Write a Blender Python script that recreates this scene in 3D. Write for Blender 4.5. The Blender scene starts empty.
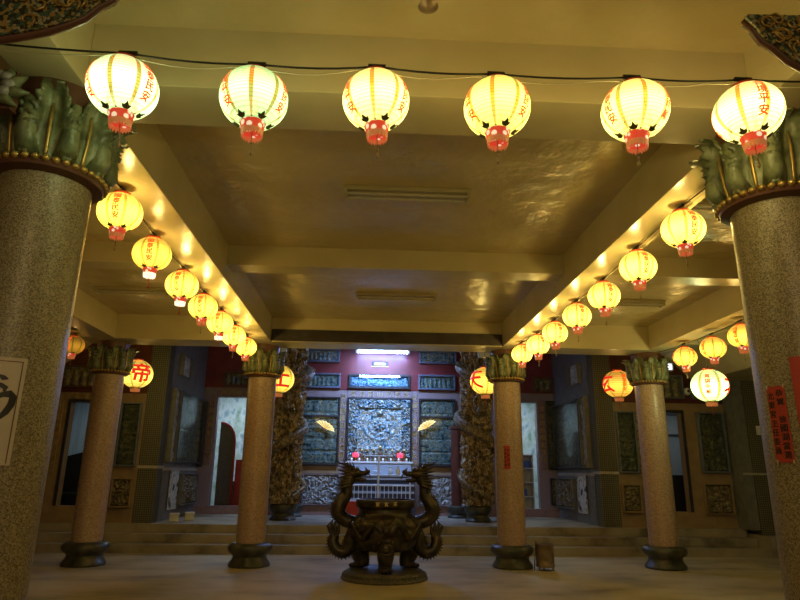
import bpy, bmesh, math, random
from mathutils import Vector, Matrix, noise
PI = math.pi
random.seed(7)
SC = bpy.context.scene
COL = SC.collection
XC = 0.33                      # middle of the hall

# ------------------------------------------------------------------ mesh builder
class MB:
    def __init__(self): self.v = []; self.f = []
    def add(self, vs, fs):
        n = len(self.v); self.v += [tuple(p) for p in vs]; self.f += [tuple(i + n for i in q) for q in fs]; return self
    def box(self, x0, x1, y0, y1, z0, z1):
        v = [(x0,y0,z0),(x1,y0,z0),(x1,y1,z0),(x0,y1,z0),(x0,y0,z1),(x1,y0,z1),(x1,y1,z1),(x0,y1,z1)]
        return self.add(v, [(0,3,2,1),(4,5,6,7),(0,1,5,4),(1,2,6,5),(2,3,7,6),(3,0,4,7)])
    def lathe(self, prof, seg=32, c=(0,0,0), jag=None, caps=True, wob=None):
        vs = []; n = len(prof)
        for k in range(seg):
            a = 2*PI*k/seg
            for j, (r, z) in enumerate(prof):
                if wob: r = r + wob(a, z, j)
                vs.append((c[0]+r*math.cos(a), c[1]+r*math.sin(a), c[2]+z+(jag(k, j) if jag else 0)))
        fs = []
        for k in range(seg):
            k2 = (k+1) % seg
            for j in range(n-1): fs.append((k*n+j, k2*n+j, k2*n+j+1, k*n+j+1))
        if caps:
            fs.append(tuple(k*n for k in range(seg))[::-1]); fs.append(tuple(k*n+n-1 for k in range(seg)))
        return self.add(vs, fs)
    def tube(self, pts, rad, seg=8, caps=True, flat=1.0):
        pts = [Vector(p) for p in pts]; n = len(pts)
        if not isinstance(rad, (list, tuple)): rad = [rad]*n
        t0 = (pts[1]-pts[0]).normalized()
        up = Vector((0,0,1)) if abs(t0.z) < .9 else Vector((1,0,0))
        u = t0.cross(up).normalized(); vs = []
        for i in range(n):
            t = (pts[min(i+1,n-1)]-pts[max(i-1,0)]).normalized()
            u = (u - t*u.dot(t)).normalized(); w = t.cross(u)
            for k in range(seg):
                a = 2*PI*k/seg
                vs.append(pts[i]+u*(rad[i]*math.cos(a))+w*(rad[i]*flat*math.sin(a)))
        fs = [(i*seg+k, i*seg+(k+1)%seg, (i+1)*seg+(k+1)%seg, (i+1)*seg+k) for i in range(n-1) for k in range(seg)]
        if caps: fs += [tuple(range(seg))[::-1], tuple((n-1)*seg+k for k in range(seg))]
        return self.add(vs, fs)
    def ell(self, c, r, seg=12, rings=8, rot=None):
        vs = []
        for j in range(rings+1):
            p = PI*j/rings
            for k in range(seg):
                a = 2*PI*k/seg
                q = Vector((r[0]*math.sin(p)*math.cos(a), r[1]*math.sin(p)*math.sin(a), -r[2]*math.cos(p)))
                if rot: q = rot @ q
                vs.append(q+Vector(c))
        fs = [(j*seg+k, j*seg+(k+1)%seg, (j+1)*seg+(k+1)%seg, (j+1)*seg+k) for j in range(rings) for k in range(seg)]
        return self.add(vs, fs)
    def cone(self, a, b, r0, r1=.001, seg=6): return self.tube([a, b], [r0, r1], seg)
    def prism(self, poly, y0, y1):            # polygon in x,z extruded along y
        n = len(poly); vs = [(x,y0,z) for x,z in poly]+[(x,y1,z) for x,z in poly]
        return self.add(vs, [tuple(range(n)), tuple(range(2*n-1,n-1,-1))]+[(i,(i+n),(i+1)%n+n,(i+1)%n) for i in range(n)])
    def move(self, fn): self.v = [tuple(fn(Vector(p))) for p in self.v]; return self
    def build(self, name, mat, parent=None, smooth=False, bevel=0, kind=None, loc=None):
        me = bpy.data.meshes.new(name); me.from_pydata(self.v, [], self.f); me.validate()
        bm = bmesh.new(); bm.from_mesh(me); bmesh.ops.recalc_face_normals(bm, faces=bm.faces); bm.to_mesh(me); bm.free()
        if smooth:
            for p in me.polygons: p.use_smooth = True
            if smooth != True: me.set_sharp_from_angle(angle=smooth)
        me.materials.append(mat)
        o = bpy.data.objects.new(name, me); COL.objects.link(o)
        if parent: o.parent = parent
        if loc: o.location = loc
        if bevel:
            m = o.modifiers.new('bevel','BEVEL'); m.width = bevel; m.segments = 2; m.limit_method = 'ANGLE'
        if kind: o['kind'] = kind
        return o
SM = math.radians(40)

def thing(name, label, cat, loc=(0,0,0), rotz=0, group=None):
    o = bpy.data.objects.new(name, None); COL.objects.link(o)
    o.empty_display_size = .1
    o.location = loc; o.rotation_euler = (0,0,rotz); o['label'] = label; o['category'] = cat
    if group: o['group'] = group
    return o
def tag(o, label, cat, group=None):
    o['label'] = label; o['category'] = cat
    if group: o['group'] = group
    return o
def kids(o): return [c for c in COL.objects if c.parent == o]
def dup(o, loc, rotz, label, group=None):
    r = o.copy(); COL.objects.link(r); r.location = loc; r.rotation_euler = (0,0,rotz); r['label'] = label
    if group: r['group'] = group
    for ch in kids(o):
        c = ch.copy(); COL.objects.link(c); c.parent = r
        for g in kids(ch):
            d = g.copy(); COL.objects.link(d); d.parent = c
    return r
def struct(mb, name, mat, **k): return mb.build(name, mat, kind='structure', **k)

# ------------------------------------------------------------------ materials
def newmat(name):
    m = bpy.data.materials.new(name); m.use_nodes = True
    nt = m.node_tree; return m, nt, nt.nodes['Principled BSDF']
def ramp(nt, stops, const=False):
    r = nt.nodes.new('ShaderNodeValToRGB'); cr = r.color_ramp
    if const: cr.interpolation = 'CONSTANT'
    while len(cr.elements) < len(stops): cr.elements.new(.5)
    for e, (p, c) in zip(cr.elements, stops): e.position = p; e.color = (*c, 1)
    return r
def coord(nt):
    return nt.nodes.new('ShaderNodeTexCoord').outputs['Object']
def pmat(name, stops, scale=5, rough=.5, metal=0, bump=0, bscale=None, tex='noise', detail=6, spec=.5, coat=0, dist=.02, stretch=None, rand=0, const=False):
    m, nt, b = newmat(name); L = nt.links.new; co = coord(nt)
    if stretch:
        mp = nt.nodes.new('ShaderNodeMapping'); mp.inputs['Scale'].default_value = stretch; L(co, mp.inputs[0]); co = mp.outputs[0]
    if len(stops) == 1 and not bump:
        b.inputs['Base Color'].default_value = (*stops[0], 1)
    else:
        if tex == 'voronoi':
            t = nt.nodes.new('ShaderNodeTexVoronoi'); out = t.outputs['Color']
        else:
            t = nt.nodes.new('ShaderNodeTexNoise'); t.inputs['Detail'].default_value = detail; out = t.outputs[0]
        t.inputs['Scale'].default_value = scale; L(co, t.inputs['Vector'])
        if len(stops) > 1:
            if not isinstance(stops[0][0], (int, float)) or len(stops[0]) == 3:
                lo, hi = (.0, 1.) if tex == 'voronoi' else (.32, .68)
                n = len(stops); stops = [(lo+(hi-lo)*i/(n if const else n-1), c) for i, c in enumerate(stops)]
            r = ramp(nt, stops, const); L(out, r.inputs[0]); L(r.outputs[0], b.inputs['Base Color'])
        else: b.inputs['Base Color'].default_value = (*stops[0], 1)
        if bump:
            t2 = nt.nodes.new('ShaderNodeTexNoise'); t2.inputs['Scale'].default_value = bscale or scale; t2.inputs['Detail'].default_value = 4; L(co, t2.inputs['Vector'])
            bp = nt.nodes.new('ShaderNodeBump'); bp.inputs['Strength'].default_value = bump; bp.inputs['Distance'].default_value = dist
            L(t2.outputs[0], bp.inputs['Height']); L(bp.outputs[0], b.inputs['Normal'])
    b.inputs['Roughness'].default_value = rough; b.inputs['Metallic'].default_value = metal
    b.inputs['Specular IOR Level'].default_value = spec; b.inputs['Coat Weight'].default_value = coat; b.inputs['Coat Roughness'].default_value = .15
    return m
def emat(name, col, s):
    m, nt, b = newmat(name); b.inputs['Base Color'].default_value = (*[min(c,.9) for c in col],1)
    b.inputs['Emission Color'].default_value = (*col, 1); b.inputs['Emission Strength'].default_value = s; return m

M = {}
M['paint'] = pmat('cream_gloss_paint', [(.52,.43,.23),(.62,.52,.29)], 1.2, .24, bump=.8, bscale=3.2, spec=.8, dist=.04, coat=0)
M['beam_paint'] = pmat('cream_beam_paint', [(.54,.46,.26),(.64,.55,.33)], 1.5, .25, bump=.3, bscale=3.4, spec=.4, dist=.02)
M['floor'] = pmat('worn_concrete', [(.25,(.17,.14,.10)),(.45,(.38,.32,.20)),(.6,(.47,.40,.26)),(.75,(.53,.46,.31))], .8, .55, bump=.15, bscale=14, detail=10, stretch=(1,1.7,1))
M['step'] = pmat('grey_step_stone', [(.28,(.08,.065,.05)),(.45,(.28,.24,.18)),(.7,(.38,.33,.25))], 1.6, .5, bump=.12, bscale=20, detail=8)
M['terrazzo'] = pmat('pebble_wash_stone', [(.05,.04,.02),(.25,.20,.12),(.42,.35,.21)], 150, .35, tex='voronoi', bump=.15, bscale=80, spec=.5)
M['pinkstone'] = pmat('pink_granite', [(.20,.13,.09),(.40,.27,.19),(.52,.38,.28)], 70, .35, tex='voronoi', spec=.5)
M['green'] = pmat('green_glaze', [(.065,.075,.04),(.15,.17,.085),(.28,.30,.17)], 7, .38, bump=.35, bscale=30)
M['gold'] = pmat('old_gold', [(.35,.22,.06),(.6,.42,.14)], 15, .35, metal=.6)
M['brownrim'] = pmat('brown_red_paint', [(.10,.04,.025),(.16,.065,.04)], 8, .4)
M['base'] = pmat('dark_green_stone', [(.02,.025,.018),(.05,.05,.035),(.09,.075,.05)], 6, .35, bump=.2, bscale=15)
M['redwall'] = pmat('red_lacquer_wall', [(.16,.02,.025),(.24,.03,.035)], 3, .35)
M['darkred'] = pmat('dark_red_wood', [(.07,.018,.012),(.12,.03,.02)], 4, .4)
M['mauve'] = pmat('mauve_stone', [(.22,.16,.17),(.33,.25,.26)], 40, .4, detail=4)
M['pink'] = pmat('rose_stone', [(.24,.14,.12),(.32,.19,.16)], 12, .45)
M['ochre'] = pmat('ochre_stone', [(.25,.17,.095),(.33,.23,.13)], 5, .45, bump=.05)
M['greystone'] = pmat('grey_stone', [(.13,.13,.13),(.20,.20,.195)], 7, .4)
M['ledge'] = pmat('pale_ledge_stone', [(.36,.33,.27),(.46,.42,.35)], 9, .4)
def lattice():
    m, nt, b = newmat('lattice_carved_stone'); L = nt.links.new
    t = nt.nodes.new('ShaderNodeTexVoronoi'); t.inputs['Scale'].default_value = 22; t.inputs['Randomness'].default_value = .05
    L(coord(nt), t.inputs['Vector']); r = ramp(nt, [(.25,(.22,.20,.13)),(.5,(.06,.06,.045))]); L(t.outputs['Distance'], r.inputs[0]); L(r.outputs[0], b.inputs['Base Color'])
    bp = nt.nodes.new('ShaderNodeBump'); bp.inputs['Strength'].default_value = .5; bp.inputs['Distance'].default_value = .02; L(t.outputs['Distance'], bp.inputs['Height']); L(bp.outputs[0], b.inputs['Normal'])
    b.inputs['Roughness'].default_value = .5; return m
M['lattice'] = lattice()
M['darkwood'] = pmat('dark_frame_wood', [(.018,.018,.022),(.04,.035,.04)], 9, .35)
M['blueframe'] = pmat('slate_blue_frame', [(.10,.12,.17),(.15,.18,.24)], 9, .35)
M['darkboard'] = pmat('dark_lintel_board', [(.045,.036,.036),(.07,.058,.055)], 5, .5, spec=.25)
PAL1 = [(.02,.03,.04),(.05,.16,.20),(.30,.24,.10),(.10,.22,.26),(.02,.02,.025),(.42,.42,.38)]
M['carve_teal'] = pmat('teal_gold_carving', [(.02,.03,.04),(.03,.05,.06),(.14,.30,.34),(.03,.04,.04),(.48,.42,.24),(.05,.10,.12),(.34,.46,.48),(.03,.03,.04)], 11, .35, detail=3)
M['carve_altar'] = pmat('blue_gold_altar_carving', [(.015,.02,.03),(.015,.02,.03),(.22,.46,.60),(.02,.03,.04),(.62,.66,.60),(.04,.10,.14),(.44,.34,.15),(.02,.02,.03),(.30,.5,.62)], 11, .3, detail=3)
M['carve_dark'] = pmat('dark_gilt_carving', [(.03,.025,.02),(.13,.11,.06),(.07,.09,.07),(.28,.22,.11),(.03,.025,.02)], 9, .4, detail=4)
M['carve_stone'] = pmat('stone_carving', [(.16,.17,.17),(.34,.34,.33),(.50,.50,.49)], 9, .5)
M['carve_brown'] = pmat('brown_stone_carving', [(.07,.055,.03),(.18,.14,.08),(.27,.22,.13)], 18, .5)
M['dragon'] = pmat('gilt_dragon_stone', [(.05,.035,.02),(.20,.14,.065),(.08,.055,.03),(.52,.38,.19),(.16,.11,.055),(.60,.52,.38)], 10, .4, metal=.15, detail=8)
M['dragon_gold'] = pmat('gilt_dragon_scales', [(.06,.04,.02),(.20,.14,.06),(.40,.30,.15)], 24, .42, metal=.1, detail=3, tex='voronoi', bump=.8, bscale=30)
M['bracket'] = pmat('painted_bracket_carving', [(.02,.03,.025),(.34,.24,.07),(.06,.12,.09),(.03,.03,.02),(.38,.34,.22),(.05,.05,.03)], 62, .4, tex='voronoi', const=True)
M['bronze'] = pmat('dark_bronze', [(.022,.018,.013),(.05,.04,.027),(.10,.075,.045)], 7, .36, metal=.5, bump=.25, bscale=22)
M['plinth'] = pmat('worn_plinth_stone', [(.05,.042,.03),(.10,.085,.06)], 9, .5, bump=.3, bscale=25)
M['wire'] = pmat('black_cable', [(.015,.015,.012)], rough=.5)
M['cream_wire'] = pmat('cream_cable', [(.5,.46,.3)], rough=.5)
M['steel'] = pmat('polished_steel', [(.72,.73,.75)], rough=.35, metal=.45)
M['tin'] = pmat('browned_tin', [(.16,.11,.07),(.30,.22,.15)], 6, .38, metal=.5)
M['white'] = pmat('white_plastic', [(.7,.7,.68)], rough=.4)
M['paper'] = pmat('white_paper', [(.55,.55,.52),(.66,.66,.63)], 4, .7)
M['pinkpaper'] = pmat('pinkish_scroll_paper', [(.50,.42,.33),(.58,.49,.40)], 4, .6)
M['redpaper'] = pmat('red_paper', [(.38,.035,.02),(.46,.05,.03)], 4, .6)
M['inkpaper'] = pmat('ink_painted_paper', [(.40,(.03,.03,.03)),(.46,(.55,.55,.52)),(.56,(.62,.62,.59)),(.585,(.05,.05,.05)),(.62,(.6,.6,.57))], 4.2, .7, detail=5, stretch=(1,1,.7))
M['ink'] = pmat('black_ink', [(.012,.011,.01)], rough=.5)
M['goldink'] = pmat('gold_letter_paint', [(.85,.66,.26)], rough=.35, metal=.1)
M['tape'] = pmat('clear_tape', [(.5,.42,.3)], rough=.2)
M['cloth_blue'] = pmat('navy_cloth', [(.02,.03,.07),(.04,.06,.12)], 6, .6)
M['shelf'] = pmat('pale_shelf_paint', [(.35,.4,.48)], rough=.35)
M['figure'] = pmat('dark_gilt_figure', [(.03,.02,.015),(.12,.07,.03),(.2,.12,.05)], 30, .4)
M['redlamp'] = emat('red_lotus_lamp', (1,.05,.10), 1.6)
M['candle'] = emat('white_votive_light', (.8,.9,1), 1.2)
M['tube_on'] = emat('lit_blue_white_tube', (.25,.44,1.0), 100)
M['tube_small'] = emat('lit_small_tube', (.30,.50,1.0), 60)
M['tube_off'] = pmat('unlit_tube_glass', [(.55,.5,.36)], rough=.15)
M['batten'] = pmat('batten_enamel', [(.42,.36,.21),(.48,.41,.25)], 3, .35)
M['leafgreen'] = pmat('dark_green_cloth_leaf', [(.06,.09,.03),(.16,.18,.06)], 20, .6)
M['redcap'] = pmat('red_lantern_cap', [(.45,.04,.015),(.6,.07,.03)], 10, .4)
M['tassel'] = pmat('red_tassel_thread', [(.35,.04,.02)], rough=.6)
M['bead'] = pmat('brown_bead', [(.35,.25,.12)], rough=.3)
M['mural'] = pmat('pale_painted_mural', [(.25,(.10,.22,.14)),(.42,(.45,.55,.5)),(.55,(.62,.70,.72)),(.66,(.3,.42,.5)),(.8,(.2,.25,.18))], 4.5, .6, detail=9, stretch=(1,1,.6))
M['curtain'] = pmat('pale_blue_drape', [(.30,.38,.42),(.45,.53,.56)], 3, .7, stretch=(9,9,.4))
M['bluewall'] = pmat('pale_blue_wall', [(.42,.47,.50),(.48,.53,.55)], 2, .6)
M['darkvoid'] = pmat('dark_cabinet_wood', [(.01,.011,.014),(.02,.022,.028)], 6, .4)
M['shell'] = emat('gold_shell_reflection', (1,.72,.25), .55)  # emission paints the gold reflections seen in the altar glass

def glassmat():
    m, nt, b = newmat('cabinet_glass'); nt.nodes.remove(b); L = nt.links.new
    t = nt.nodes.new('ShaderNodeBsdfTransparent'); t.inputs[0].default_value = (.86,.9,.9,1)
    g = nt.nodes.new('ShaderNodeBsdfGlossy'); g.inputs['Roughness'].default_value = .14
    fr = nt.nodes.new('ShaderNodeFresnel'); fr.inputs[0].default_value = 1.42
    geo = nt.nodes.new('ShaderNodeNewGeometry'); inv = nt.nodes.new('ShaderNodeMath'); inv.operation = 'SUBTRACT'; inv.inputs[0].default_value = 1; L(geo.outputs['Backfacing'], inv.inputs[1])
    mul = nt.nodes.new('ShaderNodeMath'); mul.operation = 'MULTIPLY'; L(inv.outputs[0], mul.inputs[0]); L(fr.outputs[0], mul.inputs[1])
    mx = nt.nodes.new('ShaderNodeMixShader'); L(mul.outputs[0], mx.inputs[0]); L(t.outputs[0], mx.inputs[1]); L(g.outputs[0], mx.inputs[2])
    L(mx.outputs[0], nt.nodes['Material Output'].inputs[0]); return m
M['glass'] = glassmat()

def lantern_paper(name, R, nb, ribs):
    """lit oiled paper: object colour = paper tint (alpha = brightness), yellow printed bands, wire ribs, a bulb at the middle"""
    m, nt, b = newmat(name); N = nt.nodes.new; L = nt.links.new
    sx = N('ShaderNodeSeparateXYZ'); L(coord(nt), sx.inputs[0])
    def mth(op, a, bb=None):
        n = N('ShaderNodeMath'); n.operation = op
        for i, q in enumerate((a, bb)):
            if q is None: continue
            if isinstance(q, (int, float)): n.inputs[i].default_value = q
            else: L(q, n.inputs[i])
        return n.outputs[0]
    ang = mth('ARCTAN2', sx.outputs[1], sx.outputs[0])
    fr = mth('FRACT', mth('ADD', mth('MULTIPLY', ang, nb/(2*PI)), 8.0))
    band = mth('LESS_THAN', mth('ABSOLUTE', mth('SUBTRACT', fr, .5)), .085)
    rib = mth('LESS_THAN', mth('SINE', mth('MULTIPLY', sx.outputs[2], ribs)), -.55)
    oi = N('ShaderNodeObjectInfo')
    mix = N('ShaderNodeMix'); mix.data_type = 'RGBA'; L(band, mix.inputs[0]); L(oi.outputs['Color'], mix.inputs[6]); mix.inputs[7].default_value = (.75,.60,.01,1)
    # bulb glow: the belt of paper nearest the bulb passes more light than top and bottom
    zz = mth('DIVIDE', sx.outputs[2], R)
    zq = mth('ADD', zz, .22)
    fall = mth('ADD', .24, mth('MULTIPLY', 1.15, mth('EXPONENT', mth('MULTIPLY', mth('MULTIPLY', zq, zq), -4.5))))
    s = mth('MULTIPLY', mth('MULTIPLY', fall, oi.outputs['Alpha']), mth('SUBTRACT', 1.0, mth('MULTIPLY', rib, .38)))
    s = mth('MULTIPLY', s, mth('SUBTRACT', 1.0, mth('MULTIPLY', band, .72)))
    s = mth('MULTIPLY', s, LSTR)
    b.inputs['Base Color'].default_value = (.10,.07,.03,1); L(mix.outputs[2], b.inputs['Emission Color']); L(s, b.inputs['Emission Strength'])
    b.inputs['Roughness'].default_value = .6
    tr = N('ShaderNodeBsdfTransparent'); tr.inputs[0].default_value = (1,.95,.85,1); ms = N('ShaderNodeMixShader'); ms.inputs[0].default_value = .3
    L(b.outputs[0], ms.inputs[1]); L(tr.outputs[0], ms.inputs[2]); L(ms.outputs[0], nt.nodes['Material Output'].inputs[0])
    return m
LSTR = 4.2
M['lpaper'] = lantern_paper('lit_lantern_paper', .2, 8, 330)
M['lpaper_big'] = lantern_paper('lit_round_lantern_paper', .3, 6, 150)
M['ltext'] = emat('red_lantern_ink', (1,.09,.01), .85)
M['ltext_big'] = emat('red_brush_ink', (.70,.02,.01), .9)
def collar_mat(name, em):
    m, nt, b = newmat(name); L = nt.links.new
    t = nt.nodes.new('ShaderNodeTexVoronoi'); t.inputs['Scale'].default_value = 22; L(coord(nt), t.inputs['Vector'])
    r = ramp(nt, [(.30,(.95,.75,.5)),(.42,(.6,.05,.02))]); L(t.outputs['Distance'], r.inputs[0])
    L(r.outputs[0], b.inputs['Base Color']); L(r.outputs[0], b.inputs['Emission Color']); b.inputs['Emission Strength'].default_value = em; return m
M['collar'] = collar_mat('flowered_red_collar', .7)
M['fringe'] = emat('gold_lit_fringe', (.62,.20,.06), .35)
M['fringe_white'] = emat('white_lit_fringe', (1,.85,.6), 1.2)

# ------------------------------------------------------------------ text
_fc = bpy.data.curves.new('lettering','FONT'); _fo = bpy.data.objects.new('lettering', _fc); COL.objects.link(_fo)
_cache = {}
def glyph(ch):
    key = ch
    if key not in _cache:
        _fc.body = ch; bpy.context.view_layer.update()
        me = bpy.data.meshes.new_from_object(_fo.evaluated_get(bpy.context.evaluated_depsgraph_get()))
        bm = bmesh.new(); bm.from_mesh(me); bpy.data.meshes.remove(me)
        bmesh.ops.remove_doubles(bm, verts=bm.verts, dist=1e-5)
        bmesh.ops.triangulate(bm, faces=bm.faces)
        for _ in range(4):
            es = [e for e in bm.edges if e.calc_length() > .10]
            if not es: break
            bmesh.ops.subdivide_edges(bm, edges=es, cuts=1); bmesh.ops.triangulate(bm, faces=bm.faces)
        bm.verts.index_update(); vs = [v.co.copy() for v in bm.verts]; fs = [tuple(v.index for v in f.verts) for f in bm.faces]; bm.free()
        x0 = min(v.x for v in vs); x1 = max(v.x for v in vs); z0 = min(v.y for v in vs); z1 = max(v.y for v in vs)
        s = 1/max(x1-x0, z1-z0)
        _cache[key] = ([((v.x-(x0+x1)/2)*s, (v.y-(z0+z1)/2)*s) for v in vs], fs)
    return _cache[key]
def text_mb(rows, size, pitch, fn, bold=.016):
    """rows: list of (x, z, char); fn maps (x, z) to a 3-D point"""
    mb = MB()
    for x, z, ch in rows:
        vs, fs = glyph(ch)
        for ox, oz in ((-bold,-bold*.5),(bold,-bold*.5),(0,bold)):
            mb.add([fn(x+(p[0]+ox)*size, z+(p[1]+oz)*size) for p in vs], fs)
    return mb
def add_chars(rows, size, fn, mat, parent):
    for r in rows: text_mb([r], size, 0, fn, .02).build('character', mat, parent)
def column_rows(s, pitch, x=0, z=0):
    n = len(s); return [(x, z+((n-1)/2-i)*pitch, ch) for i, ch in enumerate(s) if ch != ' ']
def line_rows(s, pitch, x=0, z=0):
    n = len(s); return [(x+(i-(n-1)/2)*pitch, z, ch) for i, ch in enumerate(s) if ch != ' ']

# ------------------------------------------------------------------ camera
pitch, yaw, roll, fpx = 2.74675232e-01, 4.79572835e-02, 1.27305951e-02, 618.811889
f0 = Vector((math.sin(yaw), math.cos(yaw), 0)); r0 = Vector((math.cos(yaw), -math.sin(yaw), 0)); u0 = Vector((0,0,1))
fw = f0*math.cos(pitch)+u0*math.sin(pitch); up = -f0*math.sin(pitch)+u0*math.cos(pitch)
rr = r0*math.cos(roll)+up*math.sin(roll); uu = -r0*math.sin(roll)+up*math.cos(roll)
cd = bpy.data.cameras.new('camera'); cam = bpy.data.objects.new('camera', cd); COL.objects.link(cam)
cd.sensor_width = 36; cd.lens = fpx/800*36; cd.clip_end = 200; cd.clip_start = .05
mw = Matrix((rr, uu, -fw)).transposed().to_4x4(); mw.translation = (0,0,1.6); cam.matrix_world = mw
SC.camera = cam

# ------------------------------------------------------------------ world / colour
w = bpy.data.worlds.new('night'); SC.world = w; w.use_nodes = True
w.node_tree.nodes['Background'].inputs[0].default_value = (.9,.70,.36,1); w.node_tree.nodes['Background'].inputs[1].default_value = .12
vs_ = SC.view_settings; vs_.view_transform = 'Standard'; vs_.look = 'None'; vs_.gamma = 1; vs_.exposure = .15; vs_.use_curve_mapping = False
SC.cycles.use_denoising = True
SC.cycles.max_bounces = 6

# street lamp glow from the open forecourt behind the viewer
ld = bpy.data.lights.new('forecourt_lamp','AREA'); ld.energy = 150; ld.color = (1,.70,.32); ld.size = 2.5
lo = bpy.data.objects.new('forecourt_lamp', ld); COL.objects.link(lo); lo.location = (0,-8,5.2)
lo.rotation_euler = (math.radians(72),0,0)

# ------------------------------------------------------------------ the hall shell
XI, XO = 2.385, 5.25           # offsets of the inner and outer column lines from the middle
CY0, CY1 = 3.75, 12.0          # front and back column rows
ZB, ZC = 3.97, 4.43            # underside of main beams, ceiling
struct(MB().box(-14,15,-6,13.65,-.1,0), 'floor', M['floor'])
mb = MB()
for k in range(3): mb.box(-9.6+.02*k, 8.55-.02*k, 13.65+.32*k, 14.62, .173*k, .173*(k+1))
struct(mb, 'entrance_step', M['step'], bevel=.008)
struct(MB().box(8.55,9.6,13.5,14.62,0,.42), 'trim_1', M['step'])
struct(MB().box(-9.6,9.6,14.6,18.4,.30,.519), 'platform', M['step'])
# ceiling: flat over the bays, sloped down to a low strip along each side
prof = [(-10.5,3.8),(XC-7.45,3.8),(XC-6.75,ZC),(XC+6.75,ZC),(XC+7.45,3.8),(11,3.8),(11,4.7),(-10.5,4.7)]
struct(MB().prism(prof, -1.5, 12.3), 'ceiling', M['paint'])
struct(MB().prism([(XC+4.7,ZC),(XC+6.75,ZC),(XC+7.45,3.8),(11,3.8),(11,4.7),(XC+4.7,4.7)], 12.3, 14.45), 'ceiling_side_right', M['paint'])
struct(MB().prism([(-10.5,3.8),(XC-7.45,3.8),(XC-6.75,ZC),(XC-4.7,ZC),(XC-4.7,4.7),(-10.5,4.7)], 12.3, 14.45), 'ceiling_side_left', M['paint'])
struct(MB().box(XC-5.1,XC+5.2,12.31,18.0,5.25,5.4), 'ceiling_porch', M['darkwood'])
mb = MB()
for s in (-1,1):
    mb2 = MB().box(XC+s*XI-.19, XC+s*XI+.19, -1.5, 12.18, ZB, ZC+.05)
    struct(mb2, 'ceiling_beam', M['beam_paint'], bevel=.006)
    struct(MB().box(XC+s*XO-.19, XC+s*XO+.19, -1.5, 12.18, ZB, ZC+.05), 'ceiling_beam', M['beam_paint'], bevel=.006)
for (a, b) in ((-XI+.19, XI-.19), (XI+.19, XO-.19), (-XO+.19, -XI-.19)):
    struct(MB().box(XC+a, XC+b, 3.53, 4.0, 3.985, ZC+.05), 'ceiling_cross_beam', M['beam_paint'], bevel=.006)
    struct(MB().box(XC+a, XC+b, 7.63, 7.95, 4.165, ZC+.05), 'ceiling_cross_beam', M['beam_paint'], bevel=.006)
    struct(MB().box(XC+a, XC+b, 11.5, 12.1, 3.97, ZC+.05), 'ceiling_cross_beam', M['beam_paint'], bevel=.006)
for s in (-1, 1):
    a, b = sorted((XC+s*(XO+.19), XC+s*6.7)); struct(MB().box(a, b, 11.5, 12.1, 4.1, ZC+.05), 'ceiling_cross_beam', M['beam_paint'], bevel=.006)
o = MB().box(XC-XI+.2, XC+XI-.2, 11.465, 11.5, 3.985, 4.205).build('dark_beam_board', M['darkboard'], bevel=.008)
tag(o, 'long dark board along the face of the cream beam above the altar', 'board')

# ------------------------------------------------------------------ columns
def leaf_mesh(h=.45):
    """one acanthus leaf on the bell, pointing +x, from z=0 to h, with a folded, scalloped edge and curled tip"""
    mb = MB(); nu, nv = 12, 26; vs = []
    for j in range(nv+1):
        v = j/nv
        r = .29+.055*math.sin(min(1,v*1.5)*PI*.5)-.02*v+(.085*max(0,(v-.74)/.26)**2)
        z = h*(v if v < .85 else .85+.15*math.sin((v-.85)/.15*PI*.62)/1.0*.85)
        wd = .145*(1-.50*v**1.5)*(1+.13*math.sin(v*PI*15))
        if v < .12: wd = .14
        if v > .93: wd *= max(.15, 1-(v-.93)/.07*.8)
        for i in range(nu+1):
            t = -1+2*i/nu
            fold = .055*abs(t)**1.8+.026*math.sin(v*PI*15)*abs(t)**1.5+.010*math.cos(t*PI*3)
            mid = -.02*math.cos(t*PI)*(.3+v)
            rad = r+fold+mid; y = t*wd
            vs.append((rad-.5*y*y/r, y, z))
    n = nu+1
    fs = [(j*n+i, j*n+i+1, (j+1)*n+i+1, (j+1)*n+i) for j in range(nv) for i in range(nu)]
    k = len(vs); vs += [(x-.03*1, y, z-.004) for x, y, z in vs]
    fs += [tuple(q+k for q in f)[::-1] for f in fs[:]]
    for j in range(nv):
        for i in (0, nu): fs.append((j*n+i, (j+1)*n+i, (j+1)*n+i+k, j*n+i+k))
    return mb.add(vs, fs)
def rib_mesh(h=.45):
    pts = []
    for j in range(12):
        v = j/12*.86; r = .29+.055*math.sin(min(1,v*1.5)*PI*.5)-.02*v+(.085*max(0,(v-.74)/.26)**2)-.02*(.3+v)+.016
        pts.append((r, 0, h*v+.01))
    return MB().tube(pts, [.012]*9+[.01,.008,.005], 6)
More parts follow.
